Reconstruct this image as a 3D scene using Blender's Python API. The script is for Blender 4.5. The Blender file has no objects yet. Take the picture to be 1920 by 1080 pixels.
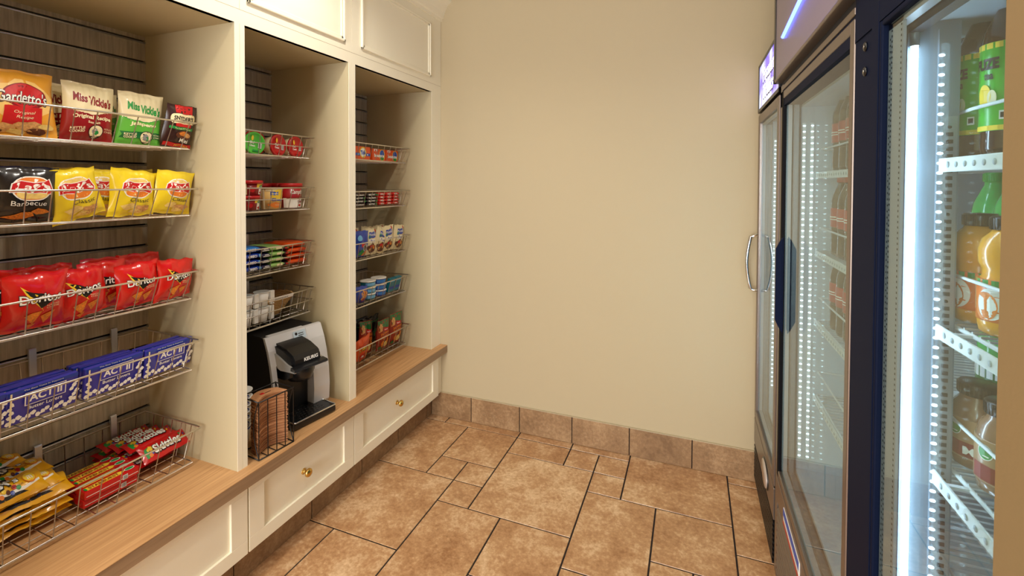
import bpy, bmesh, math, random
from mathutils import Vector, Matrix
from math import pi, sin, cos, radians, sqrt

SC = bpy.context.scene
COL = SC.collection
random.seed(7)

# ------------------------------------------------------------------ camera
CAMZ = 1.45
cam = bpy.data.cameras.new('camera')
cam.sensor_width = 36.0
cam.lens = 871.6 / 1920 * 36
cam.shift_y = -(540 - 360.3) / 1920
cam.clip_start = 0.01
camo = bpy.data.objects.new('camera', cam)
COL.objects.link(camo)
camo.matrix_world = Matrix.Translation((0, 0, CAMZ)) @ Matrix.Rotation(0.3718, 4, 'Z') @ Matrix.Rotation(pi / 2 - 0.0192, 4, 'X') @ Matrix.Rotation(0.0038, 4, 'Z')
SC.camera = camo

# ------------------------------------------------------------------ world / view
SC.view_settings.view_transform = 'Standard'
SC.view_settings.look = 'None'
SC.view_settings.gamma = 1.0
SC.view_settings.exposure = 0.0
SC.view_settings.use_curve_mapping = False
W = bpy.data.worlds.new('world')
SC.world = W
W.use_nodes = True
W.node_tree.nodes['Background'].inputs[0].default_value = (0.95, 0.95, 1.0, 1)
W.node_tree.nodes['Background'].inputs[1].default_value = 1.0

# ceiling cans: (x, y, watts)
CANS = [(-1.06, 1.25, 27), (-0.45, 0.75, 18), (-0.95, 0.1, 36), (-1.0, -1.2, 36), (-0.5, -1.8, 30)]
CEIL = 2.62


def area(name, loc, rot, sx, sy, power, col):
    l = bpy.data.lights.new(name, 'AREA')
    l.shape = 'RECTANGLE'
    l.size = sx
    l.size_y = sy
    l.energy = power
    l.color = col
    o = bpy.data.objects.new(name, l)
    o.location = loc
    o.rotation_euler = rot
    COL.objects.link(o)
    return o


# unseen area light added behind the camera to fill the scene
area('rear_fill', (-0.75, -2.9, 1.5), (radians(90), 0, 0), 2.0, 2.2, 175, (0.97, 0.98, 1.0))

# ------------------------------------------------------------------ materials


def lin(c):
    r = []
    for v in c:
        v = v / 255
        r.append(v / 12.92 if v <= 0.04045 else ((v + 0.055) / 1.055) ** 2.4)
    return (*r, 1)


MATS = {}


def mat(name, col, rough=0.5, metal=0.0, emit=0.0, coat=0.0, noise=0.0, nscale=30.0, bump=0.0, trans=0.0):
    if name in MATS:
        return MATS[name]
    m = bpy.data.materials.new(name)
    m.use_nodes = True
    nt = m.node_tree
    b = nt.nodes['Principled BSDF']
    c = lin(col)
    b.inputs['Base Color'].default_value = c
    b.inputs['Roughness'].default_value = rough
    b.inputs['Metallic'].default_value = metal
    b.inputs['Coat Weight'].default_value = coat
    b.inputs['Coat Roughness'].default_value = 0.12
    if trans:
        b.inputs['Transmission Weight'].default_value = trans
    if emit:
        b.inputs['Emission Color'].default_value = c
        b.inputs['Emission Strength'].default_value = emit
    if noise or bump:
        tc = nt.nodes.new('ShaderNodeTexCoord')
        n = nt.nodes.new('ShaderNodeTexNoise')
        n.inputs['Scale'].default_value = nscale
        n.inputs['Detail'].default_value = 4
        nt.links.new(tc.outputs['Object'], n.inputs['Vector'])
        if noise:
            r = nt.nodes.new('ShaderNodeValToRGB')
            r.color_ramp.elements[0].color = tuple(v * (1 - noise) for v in c[:3]) + (1,)
            r.color_ramp.elements[1].color = tuple(min(1, v * (1 + noise)) for v in c[:3]) + (1,)
            r.color_ramp.elements[0].position = 0.3
            r.color_ramp.elements[1].position = 0.7
            nt.links.new(n.outputs['Fac'], r.inputs['Fac'])
            nt.links.new(r.outputs['Color'], b.inputs['Base Color'])
        if bump:
            bp = nt.nodes.new('ShaderNodeBump')
            bp.inputs['Strength'].default_value = bump
            bp.inputs['Distance'].default_value = 0.002
            nt.links.new(n.outputs['Fac'], bp.inputs['Height'])
            nt.links.new(bp.outputs['Normal'], b.inputs['Normal'])
    MATS[name] = m
    return m


def wood(name, c1, c2, axis, rough=0.45, fine=60.0, coarse=3.0):
    m = bpy.data.materials.new(name)
    m.use_nodes = True
    nt = m.node_tree
    b = nt.nodes['Principled BSDF']
    b.inputs['Roughness'].default_value = rough
    tc = nt.nodes.new('ShaderNodeTexCoord')
    mp = nt.nodes.new('ShaderNodeMapping')
    s = [fine, fine, fine]
    s[axis] = coarse
    mp.inputs['Scale'].default_value = s
    n = nt.nodes.new('ShaderNodeTexNoise')
    n.inputs['Scale'].default_value = 1.0
    n.inputs['Detail'].default_value = 6
    n.inputs['Roughness'].default_value = 0.65
    n.inputs['Distortion'].default_value = 0.25
    r = nt.nodes.new('ShaderNodeValToRGB')
    r.color_ramp.elements[0].color = lin(c1)
    r.color_ramp.elements[1].color = lin(c2)
    r.color_ramp.elements[0].position = 0.32
    r.color_ramp.elements[1].position = 0.68
    nt.links.new(tc.outputs['Object'], mp.inputs['Vector'])
    nt.links.new(mp.outputs['Vector'], n.inputs['Vector'])
    nt.links.new(n.outputs['Fac'], r.inputs['Fac'])
    nt.links.new(r.outputs['Color'], b.inputs['Base Color'])
    bp = nt.nodes.new('ShaderNodeBump')
    bp.inputs['Strength'].default_value = 0.15
    bp.inputs['Distance'].default_value = 0.001
    nt.links.new(n.outputs['Fac'], bp.inputs['Height'])
    nt.links.new(bp.outputs['Normal'], b.inputs['Normal'])
    MATS[name] = m
    return m


def stone(name, dark, mid, light, rough=0.35):
    """mottled travertine tile, shifted per tile by the face attribute 'tile'"""
    m = bpy.data.materials.new(name)
    m.use_nodes = True
    nt = m.node_tree
    b = nt.nodes['Principled BSDF']
    tc = nt.nodes.new('ShaderNodeTexCoord')
    at = nt.nodes.new('ShaderNodeAttribute')
    at.attribute_name = 'tile'
    sc = nt.nodes.new('ShaderNodeMath')
    sc.operation = 'MULTIPLY'
    sc.inputs[1].default_value = 37.0
    nt.links.new(at.outputs['Fac'], sc.inputs[0])
    add = nt.nodes.new('ShaderNodeVectorMath')
    add.operation = 'ADD'
    nt.links.new(tc.outputs['Object'], add.inputs[0])
    nt.links.new(sc.outputs[0], add.inputs[1])
    n1 = nt.nodes.new('ShaderNodeTexNoise')
    n1.inputs['Scale'].default_value = 6.5
    n1.inputs['Detail'].default_value = 7
    n1.inputs['Roughness'].default_value = 0.7
    n1.inputs['Distortion'].default_value = 0.25
    n2 = nt.nodes.new('ShaderNodeTexNoise')
    n2.inputs['Scale'].default_value = 62.0
    n2.inputs['Detail'].default_value = 5
    n2.inputs['Roughness'].default_value = 0.7
    for n in (n1, n2):
        nt.links.new(add.outputs[0], n.inputs['Vector'])
    mx = nt.nodes.new('ShaderNodeMath')
    mx.operation = 'MULTIPLY_ADD'
    mx.inputs[1].default_value = 0.75
    nt.links.new(n2.outputs['Fac'], mx.inputs[0])
    nt.links.new(n1.outputs['Fac'], mx.inputs[2])
    # per tile value shift
    sh = nt.nodes.new('ShaderNodeMath')
    sh.operation = 'MULTIPLY_ADD'
    sh.inputs[1].default_value = 0.09
    nt.links.new(at.outputs['Fac'], sh.inputs[0])
    nt.links.new(mx.outputs[0], sh.inputs[2])
    r = nt.nodes.new('ShaderNodeValToRGB')
    e = r.color_ramp.elements
    e[0].color = lin(dark)
    e[0].position = 0.54
    e[1].color = lin(light)
    e[1].position = 0.97
    x = e.new(0.735)
    x.color = lin(mid)
    sk = nt.nodes.new('ShaderNodeMath')
    sk.operation = 'MULTIPLY'
    sk.inputs[1].default_value = 0.8
    nt.links.new(sh.outputs[0], sk.inputs[0])
    nt.links.new(sk.outputs[0], r.inputs['Fac'])
    nt.links.new(r.outputs['Color'], b.inputs['Base Color'])
    b.inputs['Roughness'].default_value = rough
    bp = nt.nodes.new('ShaderNodeBump')
    bp.inputs['Strength'].default_value = 0.25
    bp.inputs['Distance'].default_value = 0.002
    nt.links.new(mx.outputs[0], bp.inputs['Height'])
    nt.links.new(bp.outputs['Normal'], b.inputs['Normal'])
    MATS[name] = m
    return m


def glass(name, tint=(235, 245, 245), ior=1.5):
    m = bpy.data.materials.new(name)
    m.use_nodes = True
    nt = m.node_tree
    for n in list(nt.nodes):
        nt.nodes.remove(n)
    out = nt.nodes.new('ShaderNodeOutputMaterial')
    tr = nt.nodes.new('ShaderNodeBsdfTransparent')
    tr.inputs[0].default_value = lin(tint)
    gl = nt.nodes.new('ShaderNodeBsdfGlossy')
    gl.inputs['Roughness'].default_value = 0.015
    gl.inputs['Color'].default_value = (1, 1, 1, 1)
    # reflectance of a thin pane: same from both sides
    ge = nt.nodes.new('ShaderNodeNewGeometry')
    dt = nt.nodes.new('ShaderNodeVectorMath')
    dt.operation = 'DOT_PRODUCT'
    nt.links.new(ge.outputs['Normal'], dt.inputs[0])
    nt.links.new(ge.outputs['Incoming'], dt.inputs[1])

    def mth(op, a, b=None):
        n = nt.nodes.new('ShaderNodeMath')
        n.operation = op
        for k_, v_ in enumerate((a, b)):
            if v_ is None:
                continue
            if isinstance(v_, (int, float)):
                n.inputs[k_].default_value = v_
            else:
                nt.links.new(v_, n.inputs[k_])
        return n.outputs[0]
    ab = mth('ABSOLUTE', dt.outputs['Value'])
    fr = mth('ADD', mth('MULTIPLY', mth('POWER', mth('SUBTRACT', 1.0, ab), 5.0), ior), 0.02)
    mx = nt.nodes.new('ShaderNodeMixShader')
    nt.links.new(fr, mx.inputs[0])
    nt.links.new(tr.outputs[0], mx.inputs[1])
    nt.links.new(gl.outputs[0], mx.inputs[2])
    nt.links.new(mx.outputs[0], out.inputs[0])
    MATS[name] = m
    return m


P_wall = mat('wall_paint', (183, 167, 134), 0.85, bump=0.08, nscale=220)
P_wall2 = mat('near_wall_dark_tone', (124, 103, 68), 0.85, bump=0.08, nscale=220)  # near right wall, a darker tone than the other walls
P_ceil = mat('ceiling_paint', (225, 220, 205), 0.9, bump=0.05, nscale=150)
P_cab = mat('cream_lacquer', (251, 244, 220), 0.42, bump=0.03, nscale=90)
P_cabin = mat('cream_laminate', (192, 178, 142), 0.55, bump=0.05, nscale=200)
P_grout = mat('grout', (34, 24, 20), 0.95)
P_tile = stone('travertine_tile', (156, 110, 70), (192, 148, 104), (236, 206, 164))
P_base = stone('travertine_base', (122, 92, 62), (146, 114, 80), (178, 146, 108), 0.4)
P_slat = wood('slat_laminate', (152, 142, 120), (196, 184, 158), 2, 0.5, 90, 5)
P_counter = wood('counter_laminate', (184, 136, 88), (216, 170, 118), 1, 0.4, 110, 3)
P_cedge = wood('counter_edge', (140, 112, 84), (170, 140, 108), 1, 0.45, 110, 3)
P_alu = mat('aluminium', (226, 230, 236), 0.42, 1.0)
P_wire = mat('chrome_wire', (228, 222, 212), 0.33, 1.0)
P_dark = mat('dark_recess', (16, 14, 13), 0.8)
P_blackw = mat('black_wire', (24, 22, 22), 0.4)
P_blk = mat('black_plastic', (20, 20, 21), 0.32, coat=0.1)
P_blkm = mat('black_matte', (26, 25, 25), 0.55)
P_navy = mat('black_enamel_blue_sheen', (8, 18, 42), 0.6)  # near-black enamel, blue reflected light put into the base colour
P_navy.node_tree.nodes['Principled BSDF'].inputs['Specular IOR Level'].default_value = 0.08
P_sil = mat('silver_plastic', (222, 222, 222), 0.34, 0.2)
P_silm = mat('silver_handle', (190, 186, 178), 0.32, 0.5)
P_brass = mat('brass', (214, 176, 96), 0.18, 1.0)
P_edge = mat('frame_black', (10, 10, 14), 0.6)
P_edge.node_tree.nodes['Principled BSDF'].inputs['Specular IOR Level'].default_value = 0.1
P_bronze = mat('door_frame_metal', (128, 116, 108), 0.32, 0.75)
P_white = mat('white_plastic', (236, 238, 238), 0.35)
P_inner = mat('fridge_liner', (186, 200, 212), 0.45)
P_post = mat('fridge_post', (120, 132, 142), 0.5)
P_shelf = mat('white_coated_wire', (236, 242, 244), 0.35)
P_led = mat('led_tube', (214, 232, 255), 0.3, emit=24)
P_lines = mat('shelf_slot', (176, 186, 190), 0.5)
P_leddot = mat('led_dot', (225, 240, 255), 0.3, emit=10)
P_gl = glass('door_glass', (244, 250, 250), 0.5)
P_chrome = mat('chrome', (220, 222, 224), 0.1, 1.0)
P_spacer = mat('glass_spacer', (150, 156, 158), 0.4, 0.4)
P_gask = mat('rubber_gasket', (30, 34, 44), 0.6)

# ------------------------------------------------------------------ mesh builder


class MB:
    def __init__(s):
        s.v = []
        s.f = []
        s.m = []
        s.sm = []
        s.mats = []
        s.attr = []
        s.cur = 0.0

    def mi(s, m):
        if m not in s.mats:
            s.mats.append(m)
        return s.mats.index(m)

    def add(s, vs, fs, m, smooth=False, M=None):
        o = len(s.v)
        k = s.mi(m)
        for v in vs:
            s.v.append(tuple(M @ Vector(v)) if M is not None else tuple(v))
        for f in fs:
            s.f.append(tuple(i + o for i in f))
            s.m.append(k)
            s.sm.append(smooth)
            s.attr.append(s.cur)
        return s

    def box(s, x0, x1, y0, y1, z0, z1, m, bev=0.0, M=None):
        if bev <= 0:
            vs = [(x, y, z) for z in (z0, z1) for y in (y0, y1) for x in (x0, x1)]
            fs = [(0, 2, 3, 1), (4, 5, 7, 6), (0, 1, 5, 4), (2, 6, 7, 3), (0, 4, 6, 2), (1, 3, 7, 5)]
            return s.add(vs, fs, m, False, M)
        bm = bmesh.new()
        bmesh.ops.create_cube(bm, size=1)
        for v in bm.verts:
            v.co = Vector(((x0 + x1) / 2 + v.co.x * (x1 - x0), (y0 + y1) / 2 + v.co.y * (y1 - y0), (z0 + z1) / 2 + v.co.z * (z1 - z0)))
        bmesh.ops.bevel(bm, geom=bm.edges[:], offset=bev, segments=2, affect='EDGES', profile=0.5)
        s.add([v.co[:] for v in bm.verts], [[v.index for v in f.verts] for f in bm.faces], m, False, M)
        bm.free()
        return s

    def prism(s, pts, axis, a, b, m, M=None, smooth=False):
        """pts 2-D outline in the two axes other than `axis`, extruded a..b"""
        n = len(pts)
        vs = []
        for t in (a, b):
            for p in pts:
                q = list(p)
                q.insert(axis, t)
                vs.append(q)
        fs = [tuple(range(n))[::-1], tuple(range(n, 2 * n))]
        for i in range(n):
            j = (i + 1) % n
            fs.append((i, j, n + j, n + i))
        return s.add(vs, fs, m, smooth, M)

    def tube(s, path, r, m, n=6, closed=False, M=None):
        P = [Vector(p) for p in path]
        k = len(P)
        vs = []
        for i, p in enumerate(P):
            if closed:
                t = (P[(i + 1) % k] - P[i - 1]).normalized()
            else:
                t = (P[min(i + 1, k - 1)] - P[max(i - 1, 0)]).normalized()
            up = Vector((0, 0, 1)) if abs(t.z) < 0.9 else Vector((0, 1, 0))
            a = t.cross(up).normalized()
            b = t.cross(a).normalized()
            for j in range(n):
                an = 2 * pi * j / n
                vs.append(p + a * cos(an) * r + b * sin(an) * r)
        fs = []
        for i in range(k if closed else k - 1):
            for j in range(n):
                a0 = i * n + j
                a1 = i * n + (j + 1) % n
                b0 = ((i + 1) % k) * n + j
                b1 = ((i + 1) % k) * n + (j + 1) % n
                fs.append((a0, a1, b1, b0))
        if not closed:
            fs.append(tuple(range(n)))
            fs.append(tuple((k - 1) * n + j for j in range(n))[::-1])
        return s.add(vs, fs, m, True, M)

    def lathe(s, prof, m, n=28, M=None, smooth=True):
        vs = []
        for r, z in prof:
            for j in range(n):
                a = 2 * pi * j / n
                vs.append((r * cos(a), r * sin(a), z))
        fs = []
        for i in range(len(prof) - 1):
            for j in range(n):
                fs.append((i * n + j, i * n + (j + 1) % n, (i + 1) * n + (j + 1) % n, (i + 1) * n + j))
        fs.append(tuple(range(n))[::-1])
        fs.append(tuple((len(prof) - 1) * n + j for j in range(n)))
        return s.add(vs, fs, m, smooth, M)

    def mesh(s, name):
        me = bpy.data.meshes.new(name)
        me.from_pydata(s.v, [], s.f)
        for m in s.mats:
            me.materials.append(m)
        me.polygons.foreach_set('material_index', s.m)
        me.polygons.foreach_set('use_smooth', s.sm)
        if any(s.attr):
            a = me.attributes.new('tile', 'FLOAT', 'FACE')
            a.data.foreach_set('value', s.attr)
        me.update()
        return me

    def build(s, name, parent=None, loc=(0, 0, 0), rot=None):
        return put(name, s.mesh(name), parent, loc, rot)


def put(name, me, parent=None, loc=(0, 0, 0), rot=None):
    o = bpy.data.objects.new(name, me)
    COL.objects.link(o)
    o.location = loc
    if rot is not None:
        o.rotation_euler = rot
    if parent:
        o.parent = parent
    return o


def tag(o, label, cat, group=None, kind=None):
    if label:
        o['label'] = label
    if cat:
        o['category'] = cat
    if group:
        o['group'] = group
    if kind:
        o['kind'] = kind
    return o


def struct(o):
    o['kind'] = 'structure'
    return o


def empty(name, loc, rot=(0, 0, 0)):
    o = bpy.data.objects.new(name, None)
    o.empty_display_size = 0.05
    o.location = loc
    o.rotation_euler = rot
    COL.objects.link(o)
    return o


def copy_tree(o, parent=None):
    kids = list(o.children)
    c = o.copy()
    COL.objects.link(c)
    c.parent = parent
    for k in kids:
        copy_tree(k, c)
    return c


# ------------------------------------------------------------------ printing on surfaces
_TXT = {}


def text2d(body, bold=0.0, shear=0.0):
    """filled letters as 2-D triangles, normalised to width 1 about the centre; returns verts, faces, height"""
    key = (body, bold, shear)
    if key in _TXT:
        return _TXT[key]
    cu = bpy.data.curves.new('letters', 'FONT')
    cu.body = body
    cu.size = 1.0
    cu.shear = shear
    cu.offset = bold
    cu.resolution_u = 3
    ob = bpy.data.objects.new('letters', cu)
    COL.objects.link(ob)
    dg = bpy.context.evaluated_depsgraph_get()
    dg.update()
    me = bpy.data.meshes.new_from_object(ob.evaluated_get(dg))
    bm = bmesh.new()
    bm.from_mesh(me)
    bmesh.ops.triangulate(bm, faces=bm.faces[:])
    vs = [v.co.copy() for v in bm.verts]
    fs = [[v.index for v in f.verts] for f in bm.faces]
    bm.free()
    bpy.data.objects.remove(ob)
    bpy.data.curves.remove(cu)
    bpy.data.meshes.remove(me)
    x0 = min(v.x for v in vs)
    x1 = max(v.x for v in vs)
    y0 = min(v.y for v in vs)
    y1 = max(v.y for v in vs)
    w = x1 - x0
    out = [((v.x - (x0 + x1) / 2) / w, (v.y - (y0 + y1) / 2) / w) for v in vs]
    _TXT[key] = (out, fs, (y1 - y0) / w)
    return _TXT[key]


def fine_poly(pts, L):
    bm = bmesh.new()
    f = bm.faces.new([bm.verts.new((p[0], p[1], 0)) for p in pts])
    bmesh.ops.triangulate(bm, faces=[f])
    for _ in range(4):
        es = [e for e in bm.edges if e.calc_length() > L]
        if not es:
            break
        bmesh.ops.subdivide_edges(bm, edges=es, cuts=1, use_grid_fill=False)
        bmesh.ops.triangulate(bm, faces=[f for f in bm.faces if len(f.verts) > 3])
    bm.verts.index_update()
    vs = [(v.co.x, v.co.y) for v in bm.verts]
    fs = [[v.index for v in f.verts] for f in bm.faces]
    bm.free()
    return vs, fs


def ell(cx, cz, rx, rz, a=0, n=26):
    r = []
    for i in range(n):
        t = 2 * pi * i / n
        x, z = rx * cos(t), rz * sin(t)
        r.append((cx + x * cos(a) - z * sin(a), cz + x * sin(a) + z * cos(a)))
    return r


def rct(x0, x1, z0, z1):
    return [(x0, z0), (x1, z0), (x1, z1), (x0, z1)]


def blob(cx, cz, rx, rz, seed, n=11):
    R = random.Random(seed)
    return [(cx + rx * cos(2 * pi * i / n) * R.uniform(0.65, 1.1), cz + rz * sin(2 * pi * i / n) * R.uniform(0.65, 1.1)) for i in range(n)]


def decorate(mb, fn, w, h, items):
    """items in mm on the face: x from the middle, z from the base. fn(x, z, off) -> point
       ('p', pts, mat)   ('t', text, cx, cz, width, mat, opts)"""
    for k, it in enumerate(items):
        off = 0.00055 + 0.00022 * k
        if it[0] == 'p':
            pts = [(a * w / 2, b * h) for a, b in it[1]]
            vs, fs = fine_poly(pts, 0.016)
            m = it[2]
        else:
            _, body, cx, cz, tw, m = it[:6]
            op = it[6] if len(it) > 6 else {}
            v2, fs, asp = text2d(body, op.get('bold', 0.0), op.get('shear', 0.0))
            W_ = tw * w / 2 * 1.0
            Hh = op['h'] * h if 'h' in op else asp * W_
            an = op.get('rot', 0.0)
            vs = []
            for a, b in v2:
                X = a * W_
                Z = b / asp * Hh
                arc = op.get('arc', 0.0)
                Z += arc * h * (1 - (2 * a) ** 2)
                vs.append((cx * w / 2 + X * cos(an) - Z * sin(an), cz * h + X * sin(an) + Z * cos(an)))
        V = [fn(a, b, off) for a, b in vs]
        # keep faces pointing outward
        F = []
        for f in fs:
            (x0, y0), (x1, y1), (x2, y2) = vs[f[0]], vs[f[1]], vs[f[2]]
            F.append(f if (x1 - x0) * (y2 - y0) - (x2 - x0) * (y1 - y0) > 0 else f[::-1])
        mb.add(V, F, m, False)


def film(name, c, rough=0.3):
    return mat('film_' + name, c, rough, coat=0.35)


def bag(name, w, h, t, body, items, seed=1, crumple=1.0, seal=0.07, nx=22, nz=26, back=None, zones=None):
    """a sealed pillow bag standing on its bottom edge, front towards -Y"""
    R = random.Random(seed)
    ph = [R.uniform(0, 6.28) for _ in range(8)]
    bend = R.uniform(-0.006, 0.006) * crumple
    dz = [R.uniform(-0.004, 0.004) * crumple for _ in range(4)]

    def T(s, u, side):
        e = max(0.0, 1 - abs(s) ** 2.6) ** 0.6
        q = min(max((u - seal * 0.6) / (1 - seal * 1.2), 0), 1)
        p = sin(pi * q) ** 0.55 if 0 < q < 1 else 0
        th = t / 2 * e * p
        near = max(0.0, 1 - min(u - 0.02, 0.98 - u) / 0.26)
        wr = 0.0022 * near * sin(9 * s + ph[0] + side) * sin(15 * s + ph[1]) * e
        wr += 0.0013 * sin(4 * s + 7 * u + ph[2] + side * 2) * e * p
        wr += 0.0009 * sin(-9 * s + 13 * u + ph[3]) * e * p
        return th + wr * crumple

    def base(s, u):
        x = s * w / 2 * (1 - 0.05 * sin(pi * u)) + 0.002 * crumple * sin(5 * u + ph[4]) * (abs(s))
        z = u * h + dz[0] * s * u + dz[1] * s * (1 - u) + 0.0012 * crumple * sin(8 * s + ph[5]) * (1 if u > 0.5 else -1)
        y = bend * sin(pi * u) + 0.0016 * crumple * sin(6 * s + ph[6]) * (1 if (u < seal or u > 1 - seal) else 0.3)
        return x, y, z

    G = []
    for side in (0, 1):
        g = []
        for j in range(nz + 1):
            u = j / nz
            row = []
            for i in range(nx + 1):
                s = -1 + 2 * i / nx
                x, y, z = base(s, u)
                th = T(s, u, side)
                if th < 0.0003:
                    th = 0.0003
                row.append(Vector((x, y - th if side == 0 else y + th, z)))
            g.append(row)
        G.append(g)
    mb = MB()
    for side in (0, 1):
        vs = [p for row in G[side] for p in row]
        fs = []
        for j in range(nz):
            for i in range(nx):
                a = j * (nx + 1) + i
                f = (a, a + 1, a + nx + 2, a + nx + 1)
                fs.append(f if side == 0 else f[::-1])
        if zones:
            for i_, f in enumerate(fs):
                jj, ii = divmod(i_, nx)
                s_, u_ = -1 + 2 * (ii + 0.5) / nx, (jj + 0.5) / nz
                mt = body
                for zf, zm in zones:
                    if zf(s_, u_):
                        mt = zm
                if i_ == 0:
                    mb.add(vs, [], body, True)
                    o_ = len(mb.v) - len(vs)
                mb.f.append(tuple(a_ + o_ for a_ in f))
                mb.m.append(mb.mi(mt))
                mb.sm.append(True)
                mb.attr.append(0.0)
        else:
            mb.add(vs, fs, body, True)

    def fn(x, z, off):
        s = x / (w / 2)
        u = z / h
        s = min(max(s, -0.985), 0.985)
        u = min(max(u, 0.01), 0.99)
        fi = (s + 1) / 2 * nx
        fj = u * nz
        i = min(int(fi), nx - 1)
        j = min(int(fj), nz - 1)
        a = fi - i
        b = fj - j
        g = G[0]
        p = g[j][i] * (1 - a) * (1 - b) + g[j][i + 1] * a * (1 - b) + g[j + 1][i] * (1 - a) * b + g[j + 1][i + 1] * a * b
        return p + Vector((0, -off, 0))
    decorate(mb, fn, w, h, items)
    return mb.mesh(name)


def carton(name, w, h, d, body, items, bev=0.0012, top=None, topitems=None):
    mb = MB()
    mb.box(-w / 2, w / 2, 0, d, 0, h, body, bev)
    decorate(mb, lambda x, z, off: Vector((x, -off, z)), w, h, items)
    if topitems:
        decorate(mb, lambda x, z, off: Vector((x, z, h + off)), w, d, topitems)
    return mb.mesh(name)


def tapered_cup(name, r0, r1, h, body, items, lid=None, lidh=0.012, rim=0.003):
    mb = MB()
    prof = [(r0 * 0.9, 0), (r0, 0.001), (r1, h)]
    mb.lathe(prof, body)
    if lid:
        mb.lathe([(r1 + rim, h - 0.002), (r1 + rim, h + lidh * 0.8), (r1 + rim - 0.003, h + lidh), (r1 - 0.004, h + lidh + 0.0005)], lid)
    else:
        mb.lathe([(r1 + rim, h - 0.002), (r1 + rim, h), (r1, h)], body)

    def fn(x, z, off):
        r = r0 + (r1 - r0) * z / h + off + 0.0003
        a = x / r0
        return Vector((r * sin(a), -r * cos(a), z))
    decorate(mb, fn, 2 * r0 * 1.3, h, items)
    return mb.mesh(name)


def item(name, me, loc, label, cat, group=None, yaw=0, lean=0, roll=0, flat=False, face=90, s=1.0):
    """place a product; face=90 turns its front to +X (towards the room)"""
    o = bpy.data.objects.new(name, me)
    COL.objects.link(o)
    M = Matrix.Rotation(radians(face + yaw), 4, 'Z')
    if flat:
        M = M @ Matrix.Rotation(radians(-90 + lean), 4, 'X') @ Matrix.Rotation(radians(roll), 4, 'Y')
    else:
        M = M @ Matrix.Rotation(radians(-lean), 4, 'X') @ Matrix.Rotation(radians(roll), 4, 'Y')
    M = Matrix.Translation(loc) @ M
    if s != 1.0:
        M = M @ Matrix.Scale(s, 4)
    o.matrix_world = M
    tag(o, label, cat, group)
    return o


# ------------------------------------------------------------------ room shell
XA, XC, XB, XT = -1.461, -1.410, -1.930, -1.516
D = 2.523
ZC, ZH, ZB = 0.4465, 1.9955, 0.148
G_ = 0.156           # half tile module
Y0 = 7.88 * 0.312    # j = 0 joint line
X0 = 0.015           # phase of the i joint lines
RW = 0.212           # face of the near wall

fl = MB()
fl.box(-2.1, 1.3, -3.0, D + 0.05, -0.06, -0.0025, P_grout)
TI = [(-6, 1, 3, 3), (-10, 0, 2, 3), (-8, 0, 2, 2), (-8, 2, 1, 1), (-7, 2, 1, 1), (-7, 3, 1, 1)]
Rt = random.Random(3)
g = 0.0031
for a in range(-16, 17):
    for b in range(-12, 14):
        for (i, j, wi, hj) in TI:
            ii = i + 4 * a + 7 * b
            jj = j - 2 * a + 2 * b
            x0 = X0 + ii * G_
            x1 = x0 + wi * G_
            y1 = Y0 - jj * G_
            y0 = y1 - hj * G_
            if jj <= 0 < jj + hj and jj < 0 and jj + hj > 0 and False:
                pass
            x0, x1 = max(x0, -2.05), min(x1, 1.25)
            y0, y1 = max(y0, -2.95), min(y1, D + 0.03)
            if x1 - x0 < 0.02 or y1 - y0 < 0.02:
                continue
            fl.cur = Rt.random() * 0.98 + 0.01
            # thin cut joint running along the wall at j = 0
            spans = [(y0, y1)]
            if y0 < Y0 - 0.02 and y1 > Y0 + 0.02 and x1 < 1.9 and (ii + wi < -1 or ii >= 1):
                spans = [(y0, Y0 - 0.0005), (Y0 + 0.0005, y1)]
            for (ya, yb) in spans:
                A = [(x0 + g, ya + g, -0.0022), (x1 - g, ya + g, -0.0022), (x1 - g, yb - g, -0.0022), (x0 + g, yb - g, -0.0022)]
                q = 0.0011
                Bt = [(x0 + g + q, ya + g + q, 0), (x1 - g - q, ya + g + q, 0), (x1 - g - q, yb - g - q, 0), (x0 + g + q, yb - g - q, 0)]
                fl.add(A + Bt, [(4, 5, 6, 7), (0, 1, 5, 4), (1, 2, 6, 5), (2, 3, 7, 6), (3, 0, 4, 7)], P_tile)
fl.cur = 0
struct(fl.build('floor'))

struct(MB().box(-2.1, 1.3, -3.0, D + 0.15, CEIL, CEIL + 0.08, P_ceil).build('ceiling'))
struct(MB().box(-2.1, 1.3, D, D + 0.12, -0.06, CEIL, P_wall).build('wall_back'))
struct(MB().box(-2.1, -1.95, -3.0, D, -0.06, CEIL, P_wall).build('wall_left'))
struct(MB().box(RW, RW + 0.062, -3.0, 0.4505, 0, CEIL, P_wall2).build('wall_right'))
struct(MB().box(1.1, 1.2, 0.3, D, -0.06, CEIL, P_wall).build('wall_alcove'))

# stone base along the back wall, joints every 0.312 m
bb = MB()
bb.box(XT, 1.05, D - 0.006, D, 0, ZB, P_grout)
x = -0.9277 - 0.312 * 2
while x < 1.0:
    a, b = max(x, XT) + 0.0024, min(x + 0.312, 1.05) - 0.0024
    if b - a > 0.01:
        bb.cur = Rt.random() * 0.98 + 0.01
        bb.box(a, b, D - 0.012, D - 0.004, 0.002, ZB, P_base, 0.001)
    x += 0.312
bb.cur = 0
bb.box(XT, 1.05, D - 0.01, D, ZB, ZB + 0.003, P_wall)
struct(bb.build('baseboard_back'))
tk = MB()
tk.box(XT - 0.03, XT - 0.004, 0.3, D, 0, ZB, P_grout)
ys = [2.46, 2.16, 1.855, 1.53, 1.165, 0.86, 0.555, 0.3]
tk.cur = 0.3
tk.box(XT - 0.005, XT, 2.462, D - 0.012, 0.002, ZB, P_base)
for k in range(len(ys) - 1):
    tk.cur = Rt.random() * 0.98 + 0.01
    tk.box(XT - 0.006, XT, ys[k + 1] + 0.0024, ys[k] - 0.0024, 0.002, ZB, P_base, 0.001)
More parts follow.
